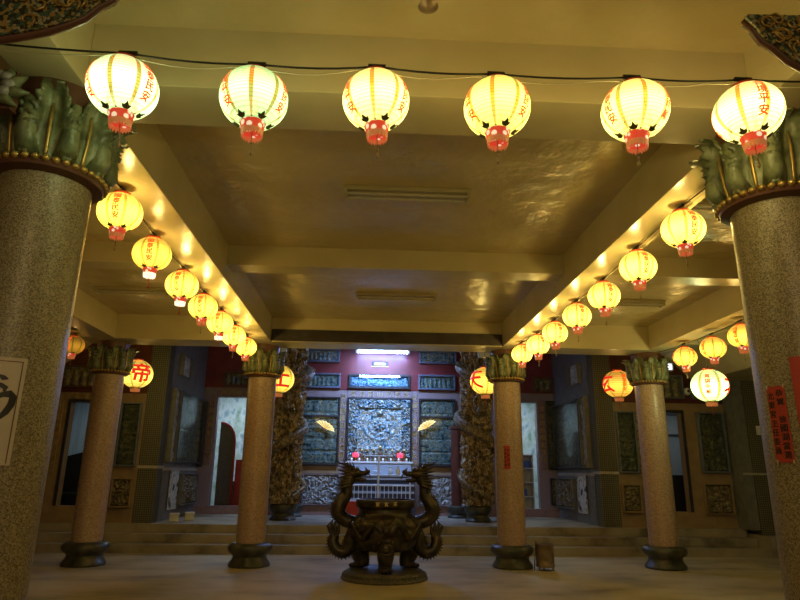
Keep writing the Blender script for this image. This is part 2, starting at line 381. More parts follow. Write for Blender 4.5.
def make_column(label, loc):
    t = thing('stone_column', label, 'column', loc, 0, 'round stone columns of the hall')
    MB().lathe([(.01,0),(.36,0),(.37,.03),(.35,.07),(.31,.12),(.295,.17),(.31,.2),(.375,.245),(.395,.29),(.39,.335),(.36,.37),(.30,.395),(.01,.395)], 40, caps=False).build('base', M['base'], t, smooth=SM)
    MB().lathe([(.26,.39),(.262,1.2),(.264,2.2),(.265,3.36)], 48, caps=False).build('shaft', M['terrazzo'], t, smooth=True)
    cp = MB().lathe([(.262,3.34),(.325,3.36),(.335,3.385),(.325,3.41),(.29,3.43),(.27,3.6),(.275,3.82),(.285,3.86),(.29,3.90),(.29,3.97)], 36).build('capital', M['brownrim'], t, smooth=SM)
    bd = MB()
    for k in range(38):
        a = 2*PI*k/38; bd.ell((.335*math.cos(a), .335*math.sin(a), 3.40), (.025,.025,.022), 8, 6)
    bd.build('bead_ring', M['gold'], cp, smooth=True)
    lm = leaf_mesh(); rm = rib_mesh(); first = None
    for k in range(9):
        a = 2*PI*(k+.3)/9
        if k == 0:
            lo = lm.build('leaf', M['green'], cp, smooth=True); ro = rm.build('leaf_rib', M['gold'], cp, smooth=True); first = (lo, ro)
        else:
            lo = first[0].copy(); ro = first[1].copy(); COL.objects.link(lo); COL.objects.link(ro)
        for q in (lo, ro): q.location = (0,0,3.41); q.rotation_euler = (0,0,a)
    # knobs of the second tier seen between the leaves
    kb = MB()
    for k in range(9):
        a = 2*PI*(k+.8)/9
        kb.tube([(.28*math.cos(a),.28*math.sin(a),3.44),(.35*math.cos(a),.35*math.sin(a),3.52),(.34*math.cos(a),.34*math.sin(a),3.66),(.37*math.cos(a),.37*math.sin(a),3.78)], [.07,.06,.05,.03], 8)
    kb.build('bud', M['green'], cp, smooth=True)
    return t
c0 = make_column('thick speckled stone column at the left with a white calligraphy sheet', (XC-XI-.05, CY0, 0))
dup(c0, (XC+XI, CY0, 0), .15, 'thick speckled stone column at the right carrying two red paper notices')
BC = []
for x, lab in ((XC-XO-.02, 'slender stone column before the left doorway with the pale blue drape'), (XC-XI, 'slender stone column left of the incense burner, before the carved dragon pillar'),
               (XC+XI-.03, 'slender stone column right of the incense burner with a small red paper strip'), (XC+XO-.05, 'slender stone column at the right in front of the dark doorway')):
    c = dup(c0, (x, CY1, 0), .2, lab); BC.append(c)
# polished pink shaft for the back row
for c in BC:
    for ch in kids(c):
        if ch.name.startswith('shaft'):
            me = ch.data if ch.data.materials[0] == M['pinkstone'] else None
            if me is None:
                nm = bpy.data.meshes.get('shaft_pink')
                if nm is None:
                    nm = ch.data.copy(); nm.name = 'shaft_pink'; nm.materials[0] = M['pinkstone']
                ch.data = nm

# ------------------------------------------------------------------ papers on columns
def on_cyl(cx, cy, R):
    def f(a, z, off=0): return (cx+(R+off)*math.cos(a), cy+(R+off)*math.sin(a), z)
    return f
def cyl_sheet(cx, cy, R, a0, a1, z0, z1, th=.0025, lean=0):
    mb = MB(); n = 12; vs = []
    for off in (.003, .003+th):
        for i in range(n+1):
            a = math.radians(a0+(a1-a0)*i/n)
            for z, l in ((z0, lean), (z1, 0)):
                vs.append((cx+(R+off)*math.cos(a+l), cy+(R+off)*math.sin(a+l), z))
    k = 2*(n+1); fs = []
    for i in range(n):
        q = (2*i, 2*i+2, 2*i+3, 2*i+1); fs += [q, tuple(p+k for p in q)[::-1]]
        fs += [(2*i, 2*i+k, 2*i+2+k, 2*i+2), (2*i+1, 2*i+3, 2*i+3+k, 2*i+1+k)]
    fs += [(0,1,1+k,k), (2*n,2*n+k,2*n+1+k,2*n+1)]
    return mb.add(vs, fs)
RX = XC+XI
t = thing('red_paper_notice', 'narrow red paper notice with black brush writing taped to the right column', 'notice', (RX, CY0, 1.92))
sheet = cyl_sheet(0,0,.2645, -171, -146.5, -.225, .225).build('sheet', M['redpaper'], t)
fn = lambda x, z: (.2725*math.cos(math.radians(-158.7)+x/.2645), .2725*math.sin(math.radians(-158.7)+x/.2645), z)
add_chars(column_rows('恭賀 徐國湖當選', .052, .025, .0)+column_rows('北東宮主任委員', .054, -.03, .005), .042, fn, M['ink'], sheet)
for a, z in ((-170,.222),(-147.5,.222),(-169.5,-.222),(-148,-.222)):
    aa = math.radians(a); MB().ell((.27*math.cos(aa),.27*math.sin(aa),z),(.004,.008,.014),6,4).build('tape', M['tape'], t)
t = thing('red_paper_notice', 'large red paper sheet on the right column, cut by the picture edge', 'notice', (RX, CY0, 2.03))
cyl_sheet(0,0,.2645, -136, -105, -.30, .28).build('sheet', M['redpaper'], t)
LX = XC-XI-.05
t = thing('calligraphy_sheet', 'whitish calligraphy sheet with thick black brush strokes on the left column', 'poster', (LX, CY0, 1.91))
cyl_sheet(0,0,.2645, -95, -47.5, -.29, .29).build('sheet', M['pinkpaper'], t)
def stroke(pts, ws, R=.2725):
    mb = MB(); vs = []
    n = len(pts)
    for i, (a, z) in enumerate(pts):
        x = math.radians(a)*R; p0 = pts[max(i-1,0)]; p1 = pts[min(i+1,n-1)]
        dx = math.radians(p1[0]-p0[0])*R; dz = p1[1]-p0[1]; l = math.hypot(dx, dz) or 1; nx, nz = -dz/l, dx/l
        for s in (-1, 1):
            xx = x+s*nx*ws[i]; zz = z+s*nz*ws[i]; vs.append((R*math.cos(xx/R), R*math.sin(xx/R), zz))
    return mb.add(vs, [(2*i, 2*i+1, 2*i+3, 2*i+2) for i in range(n-1)])
b = stroke([(-86,.07),(-76,.065),(-66,.085),(-60,.09),(-56,.075),(-57,.03),(-61,-.01),(-67,-.045),(-72,-.055)], [.01,.014,.014,.02,.018,.018,.017,.010,.002])
c = stroke([(-74,.19),(-69,.175),(-64,.17)], [.004,.014,.003]); b.add(c.v, c.f)
c = stroke([(-80,.15),(-70,.135),(-65,.12),(-66,.10)], [.006,.012,.014,.006]); b.add(c.v, c.f)
c = stroke([(-90,.2),(-88,.05),(-90,-.1)], [.02,.022,.01]); b.add(c.v, c.f)
c = stroke([(-86,-.02),(-78,-.03),(-72,-.02)], [.008,.012,.004]); b.add(c.v, c.f)
b.build('brushwork', M['ink'], t)
bd = stroke([(-52,.27),(-52,-.28)], [.0025,.0025]); c = stroke([(-93,.268),(-80,.268),(-66,.268),(-52,.268)], [.0025]*4); bd.add(c.v, c.f); bd.build('border_line', M['brownrim'], t)
bx = XC+XI-.03
t = thing('red_paper_strip', 'small red paper strip with black writing on a slender stone column', 'notice', (bx, CY1, 1.93))
sheet = cyl_sheet(0,0,.2645, -122, -97, -.21, .21).build('sheet', M['redpaper'], t)
fn = lambda x, z: (.2725*math.cos(math.radians(-109.5)+x/.2645), .2725*math.sin(math.radians(-109.5)+x/.2645), z)
add_chars(column_rows('恭賀新春', .085, .025)+column_rows('北東宮主委', .07, -.03), .045, fn, M['ink'], sheet)

# ------------------------------------------------------------------ lanterns
def ell_map(R, Rz, th, grow=1.012):
    def f(x, z):
        ph = z/Rz*1.02; a = th+x/(R*max(.35, math.cos(ph)))*1.0
        return (R*grow*math.cos(ph)*math.cos(a), R*grow*math.cos(ph)*math.sin(a), Rz*grow*math.sin(ph))
    return f
def shade_mb(R, Rz, zcut):
    p = []; n = 22; a0 = math.asin(zcut)
    for i in range(n+1):
        a = -a0+2*a0*i/n; p.append((R*math.cos(a), Rz*math.sin(a)))
    return MB().lathe(p, 40, caps=True)
def make_lantern(collar_glow):
    t = thing('paper_lantern', '', 'lantern', (0,0,0))
    R, Rz = .2, .182
    sh = shade_mb(R, Rz, .93).build('paper_shade', M['lpaper'], t, smooth=SM)
    for k, wd in enumerate(('國泰民安','風調雨順','合境平安')):
        text_mb(column_rows(wd, .064), .058, 0, ell_map(R, Rz, -PI/2+2*PI/3*k), .042).build('lettering', M['ltext'], sh)
    MB().lathe([(.02,.165),(.075,.165),(.082,.175),(.078,.188),(.02,.192)], 24).build('top_cap', M['redcap'], t, smooth=SM)
    co = MB().lathe([(.02,-.162),(.070,-.166),(.074,-.172),(.070,-.180),(.064,-.225),(.02,-.222)], 24).build('bottom_collar', M['collar'] , t, smooth=SM)
    fr = MB().lathe([(.0645,-.219),(.064,-.232),(.060,-.248)], 40, caps=False, jag=lambda k, j: (-.018*(k % 2) - .006*random.random()) if j == 2 else 0)
    fr.build('fringe', M['fringe_white'] if collar_glow else M['fringe'], co)
    lf = MB().lathe([(.070,-.169),(.078,-.166),(.078,-.160),(.070,-.160)], 20, caps=False)
    for k in range(5):
        f = ell_map(R, Rz, 2*PI*k/5+.4, 1.015)
        pts = [f(-.008,-.208), f(-.020,-.198), f(-.026,-.182), f(-.012,-.184), f(0,-.160), f(.012,-.184), f(.026,-.182), f(.020,-.198), f(.008,-.208)]
        n0 = len(pts); q = [tuple(Vector(p)*1.03) for p in pts]
        lf.add(pts+q, [tuple(range(n0)), tuple(range(2*n0-1,n0-1,-1))]+[(a, (a+1)%n0, (a+1)%n0+n0, a+n0) for a in range(n0)])
    lf.build('leaf_trim', M['leafgreen'], t)
    ts = MB().tube([(0,0,-.22),(0,0,-.37)], .003, 5).ell((0,0,-.30),(.008,.008,.010),8,6).ell((.003,0,-.325),(.007,.007,.010),8,6).ell((0,0,-.365),(.010,.010,.022),8,6)
    ts.build('tassel', M['bead'] if not collar_glow else M['tassel'], t, smooth=True)
    MB().tube([(-.05,0,.185),(-.02,0,.225),(0,0,.245),(.02,0,.225),(.05,0,.185)], .0025, 5).build('hook', M['wire'], t)
    return t
lanA = make_lantern(False); lanB = make_lantern(True)
used = {id(lanA): 0, id(lanB): 0}
def bulb(parent, tint, watts):
    ld = bpy.data.lights.new('bulb','POINT'); ld.energy = watts; ld.shadow_soft_size = .035
    ld.color = (1, .62+.26*tint[1], .20+.8*tint[2]) if tint[0] > .9 else (.86, 1, .55)
    o = bpy.data.objects.new('bulb', ld); COL.objects.link(o); o.parent = parent; o.location = (0,0,-.02)
def put_lantern(pos, rot, label, group, tint, glow=1.0, proto=None, scale=1, tilt=(0,0)):
    p = proto or lanA
    if not p.get('label'):
        o = p; o.location = pos; o.rotation_euler = (0,0,rot); o['label'] = label; o['group'] = group
    else: o = dup(p, pos, rot, label, group)
    o.rotation_euler = (tilt[0], tilt[1], rot); o.scale = (scale,)*3
    for ch in kids(o):
        if ch.name.startswith('paper_shade'): ch.color = (*tint, glow)
    PENDING.append((o, tint, BULB*glow*(.55 if 'nearest string' in label else 1)))
    return o
D = math.radians
PENDING = []; BULB = 20
F = [(-1.493,3.77),(-.726,3.732),(-.003,3.752),(.728,3.737),(1.579,3.755),(2.292,3.773)]
FT = [((.72,1,.42),.72),((.60,1,.36),.56),((1,.86,.22),.85),((1,.80,.14),.8),((1,.84,.18),.9),((1,.86,.24),.95)]
FL = ['first lantern from the left on the nearest string, greenish white', 'second lantern from the left on the nearest string, pale green with fine ribs',
      'third lantern from the left on the nearest string, creamy yellow', 'fourth lantern from the left on the nearest string, yellow',
      'fifth lantern from the left on the nearest string, warm white', 'rightmost lantern on the nearest string with red characters facing the viewer']
FR = [D(68),D(73),D(60),D(48),D(-74),D(112)]
KF = .94
F = [(x*KF, 1.6+(z-1.6)*KF) for x, z in F]
for (x, z), (tc, g), lab, r in zip(F, FT, FL, FR):
    put_lantern((x, 3.25*KF, z), r, lab, 'lanterns on the nearest string', tc, g, tilt=(random.uniform(-.05,.05), random.uniform(-.06,.06)), scale=KF)
def hang(x, P):
    out = []
    for y, z in P:
        k = (3.735-1.6)/(z-1.6); out.append((x*k, y*k, 3.735, k))
    return out
ORD = ['nearest','second','third','fourth','fifth','sixth','seventh']
L = [(5.455,3.921),(6.377,3.84),(7.497,3.836),(8.527,3.829),(9.565,3.849),(10.618,3.871),(11.713,3.897)]
lx = ['with red writing, beside the thick left column','with orange writing','with a glowing white fringe','with red writing at its front','small and yellow','small with a bright lower half','smallest, touching the column capital']
L = hang(-2.36, L)
for i, ((x, y, z, k), d) in enumerate(zip(L, lx)):
    put_lantern((x, y, z), D(3+random.uniform(-12,12)), '%s yellow lantern on the left receding string, %s' % (ORD[i], d), 'lanterns under the left beam',
                (1,.62,.06) if i not in (1,) else (1,.50,.045), (.95,.72,.9,.85,.95,1.1,.9)[i], proto=lanB if i in (1,2,4) else lanA, scale=k)
Rr = [(5.37,3.893),(6.4,3.859),(7.438,3.821),(8.492,3.825),(9.576,3.817),(10.602,3.83),(11.765,3.889)]
rx = ['bright, beside the thick right column','with a long red tassel','with red writing at its right','pale with red tassel','small with a thread tassel','small and very bright','smallest, beside the column capital']
Rr = hang(2.96, Rr)
for i, ((x, y, z, k), d) in enumerate(zip(Rr, rx)):
    put_lantern((x, y, z), D(10+random.uniform(-10,10)), '%s yellow lantern on the right receding string, %s' % (ORD[i], d), 'lanterns under the right beam',
                (1,.66,.08), (1.08,1.05,.95,.9,.88,1.1,.95)[i], scale=k)
for i, (y, z, d) in enumerate([(10.641,3.681,'farthest yellow lantern under the far right outer beam'),(9.715,3.66,'middle yellow lantern under the far right outer beam, above the greenish globe'),(8.893,3.681,'yellow lantern half hidden by the thick right column')]):
    put_lantern((5.62, y, z), D(20+20*i), d, 'lanterns under the outer beams', (1,.54,.05), .65)
put_lantern((-5.6, 11.77, 3.874), 0, 'dim amber lantern left of the leftmost slender column', 'lanterns under the outer beams', (1,.45,.03), .1)
put_lantern((-6.45, 12.8, 3.53), 0, 'faint reddish lantern half hidden behind the thick left column', 'lanterns under the outer beams', (1,.25,.05), .05, scale=.9)

def make_globe(char, ca, small, sa):
    t = thing('globe_lantern', '', 'lantern', (0,0,0), 0, 'big round temple lanterns')
    R, Rz = .305, .285
    sh = shade_mb(R, Rz, .95).build('paper_shade', M['lpaper_big'], t, smooth=SM)
    vs = text_mb([(0,0,char)], .38, 0, ell_map(R, Rz, D(ca), 1.012), .034); vs.build('big_character', M['ltext_big'], sh)
    if small: text_mb(column_rows(small, .09), .08, 0, ell_map(R, Rz, D(sa), 1.012), .04).build('lettering', M['ltext'], sh)
    MB().lathe([(.02,.268),(.09,.27),(.095,.285),(.09,.30),(.02,.305)], 24).build('top_cap', M['redcap'], t, smooth=SM)
    co = MB().lathe([(.02,-.262),(.10,-.265),(.10,-.30),(.02,-.305)], 24).build('bottom_collar', M['gold'], t, smooth=SM)
    MB().lathe([(.095,-.295),(.088,-.345)], 36, caps=False, jag=lambda k, j: -.015*(k % 2)*j).build('fringe', M['fringe'], co)
    MB().tube([(0,0,-.30),(0,0,-.52)], .004, 5).ell((0,0,-.42),(.012,.012,.03),8,6).build('tassel', M['tassel'], t)
    MB().tube([(0,0,.30),(0,0,.62)], .005, 5).build('hanging_cord', M['wire'], t)
    return t
GL = [((-4.655,12.6,3.473),'帝',-52,None,0,(1,.72,.10),.45,'big round lantern with a red character, right of the leftmost slender column'),
      ((-1.827,12.6,3.428),'上',-72,None,0,(1,.66,.07),.5,'big round lantern with a red character, in front of the left dragon pillar'),
      ((2.377,12.6,3.471),'天',-152,None,0,(1,.66,.07),.5,'big round lantern half behind a capital, in front of the right dragon pillar'),
      ((5.161,12.6,3.463),'玄',-172,'國泰民安',-85,(1,.45,.045),.4,'big orange-yellow round lantern at the rightmost slender column capital'),
      ((5.93,10.5,3.155),'北',-30,'風調雨順',-125,(.62,1,.34),.85,'big greenish round lantern hanging in front of the right side doorway')]
for pos, ch, ca, sm, sa, tc, g, lab in GL:
    t = make_globe(ch, ca, sm, sa); t.location = pos; t['label'] = lab
    for k in kids(t):
        if k.name.startswith('paper_shade'): k.color = (*tc, g)
    PENDING.append((t, tc, 55*g))

for q in PENDING: bulb(*q)
def wire_thing(pts, label, ys, n=6, sag=.02, dense=False):
    t = thing('lantern_wire', label, 'wire', (0,0,0)); P = []
    for a, b in zip(pts[:-1], pts[1:]):
        a = Vector(a); b = Vector(b)
        for i in range(n):
            q = a.lerp(b, i/n); q.z -= sag*4*(i/n)*(1-i/n); P.append(q)
    P.append(Vector(pts[-1]))
    MB().tube(P, .006, 6).build('cable', M['wire'], t, smooth=True)
    P2 = [p+Vector((0,0,-.012-.03*abs(math.sin(i*.55)))) for i, p in enumerate(P)]
    MB().tube(P2, .0035, 5).build('thin_cable', M['cream_wire'], t, smooth=True)
    for p in pts[1:-1]:
        p = Vector(p); d = (Vector(pts[-1])-Vector(pts[0])).normalized()
        MB().tube([p-d*.05, p+d*.05], .014, 6).build('connector', M['wire'], t)
    return t
wire_thing([(-2.6,3.25*KF,3.94)]+[(x,3.25*KF,z+.225) for x, z in F]+[(3.1,3.25*KF,3.92)], 'black cable carrying the nearest row of six lanterns', 0)
wire_thing([(L[0][0]-.03,4.0,3.943)]+[(x,y,z+.212) for x, y, z, k in L]+[(L[-1][0],11.45,3.94)], 'black cable carrying the left receding row of lanterns', 0, sag=.008)
wire_thing([(Rr[0][0]+.03,4.0,3.943)]+[(x,y,z+.212) for x, y, z, k in Rr]+[(Rr[-1][0],11.45,3.94)], 'black cable carrying the right receding row of lanterns', 0, sag=.008)
wire_thing([(5.62,8.2,3.95),(5.62,8.893,3.92),(5.62,9.715,3.9),(5.62,10.641,3.92),(5.62,11.6,3.95)], 'black cable carrying the lanterns under the far right outer beam', 0, sag=.01)
o = MB().tube([(5.93,10.5,3.74),(5.80,10.5,3.96)], .005, 5).tube([(5.93,10.5,3.74),(5.93,10.5,3.76)], .012, 6).build('hanging_cord', M['wire']); tag(o, 'short black cord holding the greenish round lantern', 'cord')

# ------------------------------------------------------------------ ceiling fittings
def batten(loc, ln, label):
    t = thing('ceiling_light', label, 'light fixture', loc, 0, 'unlit fluorescent battens')
    MB().box(-ln/2,ln/2,-.09,.09,-.045,0).build('housing', M['batten'], t, bevel=.006)
    for y in (-.055,.055):
        MB().tube([(-ln/2+.05,y,-.075),(ln/2-.05,y,-.075)], .016, 10).build('lamp_tube', M['tube_off'], t, smooth=SM)
    for x in (-ln/2+.03, ln/2-.03): MB().box(x-.015,x+.015,-.085,.085,-.10,-.04).build('lamp_holder', M['batten'], t)
batten((.34,5.85,ZC), 1.32, 'long unlit fluorescent batten on the middle bay ceiling, nearest')
batten((.40,9.7,ZC), 1.33, 'unlit fluorescent batten on the middle bay ceiling, far one before the altar')
batten((-3.75,9.75,ZC), 1.33, 'unlit fluorescent batten on the left bay ceiling')
batten((4.2,9.7,ZC), 1.33, 'unlit fluorescent batten on the right bay ceiling, far')
batten((3.95,5.85,ZC), 1.33, 'unlit fluorescent batten on the right bay ceiling, near the thick column')
t = thing('sprinkler_head', 'small pipe end with round rose on the nearest ceiling bay', 'sprinkler', (.285,2.98,ZC))
MB().tube([(0,0,0),(0,0,-.2)], .010, 8).build('pipe', M['batten'], t)
MB().lathe([(.005,-.20),(.05,-.205),(.06,-.22),(.03,-.235),(.005,-.24)], 16).build('rose', M['tin'], t, smooth=SM)

# ------------------------------------------------------------------ relief carving
def nz(x, y, s): return noise.noise(Vector((x, y, s)))
def h_scroll(seed, f=5):
    def h(u, v):
        a = nz(u*f*.5, v*f*.5, seed)*2.2; b = nz(u*f*.5+7, v*f*.5, seed)*2.2
        q = math.sin((u*f+a)*2.6)*math.sin((v*f+b)*2.6)
        return .55*abs(q)+.45*(1-abs(nz(u*f*1.6+a, v*f*1.6+b, seed+3)*2))
    return h
def h_figs(n, seed, asp):
    def h(u, v):
        best = .12*(1-abs(nz(u*9, v*9, seed)))
        for k in range(n):
            rnd = math.sin(k*12.9+seed*7.1)*.5
            cx = (k+.5)/n*asp+rnd*.12*asp/n; hd = .72+rnd*.1
            x = u-cx
            if x*x+(v-hd)**2 < .085**2: best = max(best, .9*math.sqrt(max(0,1-(x*x+(v-hd)**2)/.085**2))+.1)
            wd = .11+.10*(hd-v)
            if v < hd-.05 and abs(x) < wd: best = max(best, .75*math.sqrt(max(0,1-(x/wd)**2))+.15*nz(u*20, v*20, k))
        return best
    return h
def h_tall(seed, rows=5):
    f = h_figs(4, seed, .6); g = h_scroll(seed+20, 9)
    def h(u, v):
        q = v*rows; return .62*f(u+.04*math.sin(int(q)*5+seed), (q % 1)*.95)+.38*g(u, v)
    return h
def h_altar(u, v):      # u across 0..1, v up 0..1.08
    e = min(u, 1-u, 1.08-v, v+.12)
    b = .5*h_scroll(3, 13)(u*1.3, v*1.3)
    if e < .15: return .8*h_scroll(11, 13)(u*1.5, v*1.5)+.35
    x, y = u-.5, v-.66; r = math.hypot(x, y); a = math.atan2(y, x)
    val = b*.5
    if r < .30: val += .35*(.5+.5*math.cos(r*75))*(.6+.4*math.cos(a*9))
    if r < .09: val += .5*math.sqrt(1-(r/.09)**2)
    yy = v-.86
    if x*x+yy*yy < .055**2: val += .8*math.sqrt(1-(x*x+yy*yy)/.055**2)
    if v < .35: val += .4*h_figs(7, 5, 1)(u, v*2.6)
    return val
def relief_mb(w, h, nx, ny, fn, depth, asp=None):
    """carved slab standing on z=0, centred in x, front towards -y"""
    vs = []
    for j in range(ny+1):
        for i in range(nx+1):
            u = i/nx*(w/h); v = j/ny
            e = 0 if i in (0,nx) or j in (0,ny) else 1
            vs.append((-w/2+w*i/nx, -depth*max(0,fn(u, v))*e-.002, h*j/ny))
    n = nx+1
    fs = [(j*n+i, j*n+i+1, (j+1)*n+i+1, (j+1)*n+i) for j in range(ny) for i in range(nx)]
    return MB().add(vs, fs).box(-w/2,w/2,-.001,.02,0,h)
def frame_mb(w, h, t, d0, d1):
    return MB().box(-w/2-t,w/2+t,d0,d1,-t,0).box(-w/2-t,w/2+t,d0,d1,h,h+t).box(-w/2-t,-w/2,d0,d1,0,h).box(w/2,w/2+t,d0,d1,0,h)
def panel(label, x0, x1, z0, z1, Y, fn, mat, frame='darkwood', ft=.05, depth=.06, glass=False, rot=0, X=None, dens=46, divide=None, group='carved wall panels', name='relief_panel'):
    if rot: cx, cy = X, (x0+x1)/2
    else: cx, cy = (x0+x1)/2, Y
    w = abs(x1-x0)-2*ft; h = z1-z0-2*ft
    t = thing(name, label, 'carved panel', (cx, cy, z0+ft), rot, group)
    relief_mb(w, h, max(10,int(w*dens)), max(10,int(h*dens)), fn, depth).move(lambda p: p+Vector((0,-.022,0))).build('carving', M[mat], t, smooth=D(50))
    fm = frame_mb(w, h, ft, -.115, -.001)
    if divide: fm.box(-w/2,w/2,-.115,-.03,divide-z0-ft-.03,divide-z0-ft+.03)
    fm.build('frame', M[frame], t, bevel=.008)
    if glass: MB().box(-w/2,w/2,-.108,-.103,0,h).build('glass_pane', M['glass'], t)
    return t
YB = 17.7
# back wall with its two door openings
def wall_boxes(mb, xs, y0, y1, z0, z1, holes):
    """wall from xs[0] to xs[1] with rectangular holes (x0,x1,z0,z1) sorted by x"""
    x = xs[0]
    for a, b, c, d in holes:
        mb.box(x, a, y0, y1, z0, z1)
        if c > z0: mb.box(a, b, y0, y1, z0, c)
        mb.box(a, b, y0, y1, d, z1); x = b
    mb.box(x, xs[1], y0, y1, z0, z1); return mb
ZP = .519
DL = (-4.22,-3.2,.73,3.63); DR = (3.88,4.80,.73,3.63)
struct(wall_boxes(MB(), (-4.85,5.6), YB, YB+.2, ZP, 3.9, [DL, DR]), 'wall_back', M['mauve'])
struct(MB().box(-4.85,5.6,YB-.02,YB+.2,3.9,5.3), 'wall_back_upper', M['redwall'])
struct(MB().box(-2.1,2.7,YB-.03,YB,ZP,.76), 'baseboard_back', M['pink'])
struct(MB().box(-4.62,-2.1,YB-.012,YB,ZP,.72), 'baseboard_back_left', M['pink'])
struct(MB().box(2.7,5.38,YB-.012,YB,ZP,.72), 'baseboard_back_right', M['pink'])
struct(MB().box(-1.86,-.80,YB-.02,YB,1.60,1.79).box(1.42,2.45,YB-.02,YB,1.60,1.79), 'trim_2', M['ochre'])
# inner side rooms seen through the doors
def room(name, x0, x1, y0, y1, mats, lamp, lz=3.7, z1=4.4):
    mb = MB().box(x0,x1,y1,y1+.1,.4,z1); struct(mb, 'wall_'+name, M[mats])
    struct(MB().box(x0-.1,x0,y0,y1+.1,.4,z1), 'wall_'+name+'_left', M['bluewall'])
    struct(MB().box(x1,x1+.1,y0,y1+.1,.4,z1), 'wall_'+name+'_right', M['bluewall'])
    struct(MB().box(x0-.1,x1+.1,y0,y1+.1,z1,z1+.1), 'ceiling_'+name, M['bluewall'])
    struct(MB().box(x0-.1,x1+.1,y0,y1+.1,.38,ZP), 'floor_'+name, M['step'])
    ld = bpy.data.lights.new('room_lamp','AREA'); ld.energy = lamp; ld.color = (.74,.90,1); ld.size = 1.0; ld.shape = 'RECTANGLE'; ld.size_y = .3
    lo = bpy.data.objects.new('room_lamp', ld); COL.objects.link(lo); lo.location = ((x0+x1)/2, (y0+y1)/2-.1, lz); 
room('left_chamber', -5.2, -2.3, YB+.2, 20.6, 'mural', 46, 4.2)
room('right_chamber', 2.6, 5.9, YB+.2, 20.6, 'mural', 46, 4.2)

# panels of the altar wall
panel('dark carved panel high on the red wall at the left of the lit tube', -1.93,-.86,4.66,5.05,YB-.02, h_figs(6,2,2.6),'carve_teal','blueframe')
panel('dark carved panel high on the red wall at the right of the lit tube', 1.42,2.50,4.68,5.07,YB-.02, h_scroll(5,8),'carve_teal','blueframe')
panel('framed row of carved figures on the red wall left of the blue panel', -1.93,-.82,3.93,4.35,YB-.02, h_figs(7,3,2.8),'carve_teal','blueframe', glass=True)
panel('framed row of carved figures on the red wall right of the blue panel', 1.40,2.46,3.93,4.36,YB-.02, h_figs(7,4,2.8),'carve_teal','blueframe', glass=True)
M['carve_blue'] = pmat('sky_blue_carving', [(.10,.25,.45),(.25,.45,.65),(.40,.60,.78),(.06,.14,.3)], 26, .4, tex='voronoi', const=True)
panel('wide bright blue carved panel under the lit tube', -.59,1.17,3.93,4.34,YB-.02, h_scroll(8,6),'carve_blue','darkwood', glass=True, ft=.06)
panel('tall glazed panel of carved figures left of the big altar carving', -1.86,-.80,1.82,3.68,YB, h_tall(6),'carve_teal', glass=True, divide=3.14, ft=.045)
panel('tall glazed panel of carved figures right of the big altar carving', 1.42,2.45,1.82,3.68,YB, h_tall(9),'carve_teal', glass=True, divide=3.16, ft=.045)
t = panel('large square altar carving glittering blue and gold in the middle of the back wall', -.60,1.22,1.6,3.68,YB, lambda u, v: h_altar(u/.88, v*1.2-.12),'carve_altar', glass=False, ft=.045, depth=.13, dens=84, group=None)
panel('grey stone relief of foliage low on the wall left of the altar', -1.74,-.75,.78,1.58,YB, h_scroll(21,8),'carve_stone','mauve', ft=.02, depth=.1)
panel('grey stone relief of foliage low on the wall right of the altar', 1.42,2.43,.78,1.58,YB, h_scroll(22,8),'carve_stone','mauve', ft=.02, depth=.1)
panel('tall narrow dark panel left of the left inner doorway', -4.60,-4.50+.02,1.74,3.5,YB, h_scroll(31,8),'carve_dark', ft=.02)
panel('tall narrow glazed panel right of the right inner doorway', 5.06,5.37,1.78,3.68,YB, h_tall(12),'carve_dark', ft=.03, glass=True, divide=3.0)
panel('low dark relief right of the right inner doorway', 5.08,5.37,.84,1.55,YB, h_scroll(33,8),'carve_dark', ft=.03)
panel('small dark picture panel over the left inner doorway', -4.1,-3.4,3.92,4.34,YB-.02, h_figs(4,14,1.7),'carve_dark','brownrim')
panel('small dark picture panel over the right inner doorway', 4.70,5.3,3.92,4.36,YB-.02, h_figs(3,15,1.5),'carve_dark','brownrim')
# lit tubes and plaque
t = thing('fluorescent_tube', 'bright blue-white lit tube high above the altar', 'lamp', (.36,17.25,4.925))
MB().tube([(-.70,0,0),(.70,0,0)], .03, 12).build('lamp_tube', M['tube_on'], t, smooth=SM)
MB().box(-.76,.76,.03,.41,.02,.10).build('housing', M['white'], t, bevel=.01)
for x in (-.73,.73): MB().box(x-.03,x+.03,-.03,.1,-.04,.06).build('lamp_holder', M['white'], t)
t = thing('fluorescent_tube', 'shorter lit tube mounted across the bright blue carved panel', 'lamp', (.29,17.50,4.27))
MB().tube([(-.56,0,0),(.56,0,0)], .018, 12).build('lamp_tube', M['tube_small'], t, smooth=SM)
MB().box(-.58,.58,.015,.04,-.012,.02).build('housing', M['white'], t)
for x in (-.57,.57): MB().box(x-.012,x+.012,-.02,.075,-.02,.03).build('lamp_holder', M['white'], t)
t = thing('name_plaque', 'small grey plaque on the red wall just under the lit tube', 'plaque', (.295,YB-.02,4.64))
MB().box(-.23,.23,-.04,0,-.05,.08).build('board', M['darkwood'], t, bevel=.02)
MB().box(-.15,.15,-.05,-.04,-.02,.04).box(-.25,.25,-.045,0,-.07,-.05).build('moulding', M['gold'], t)
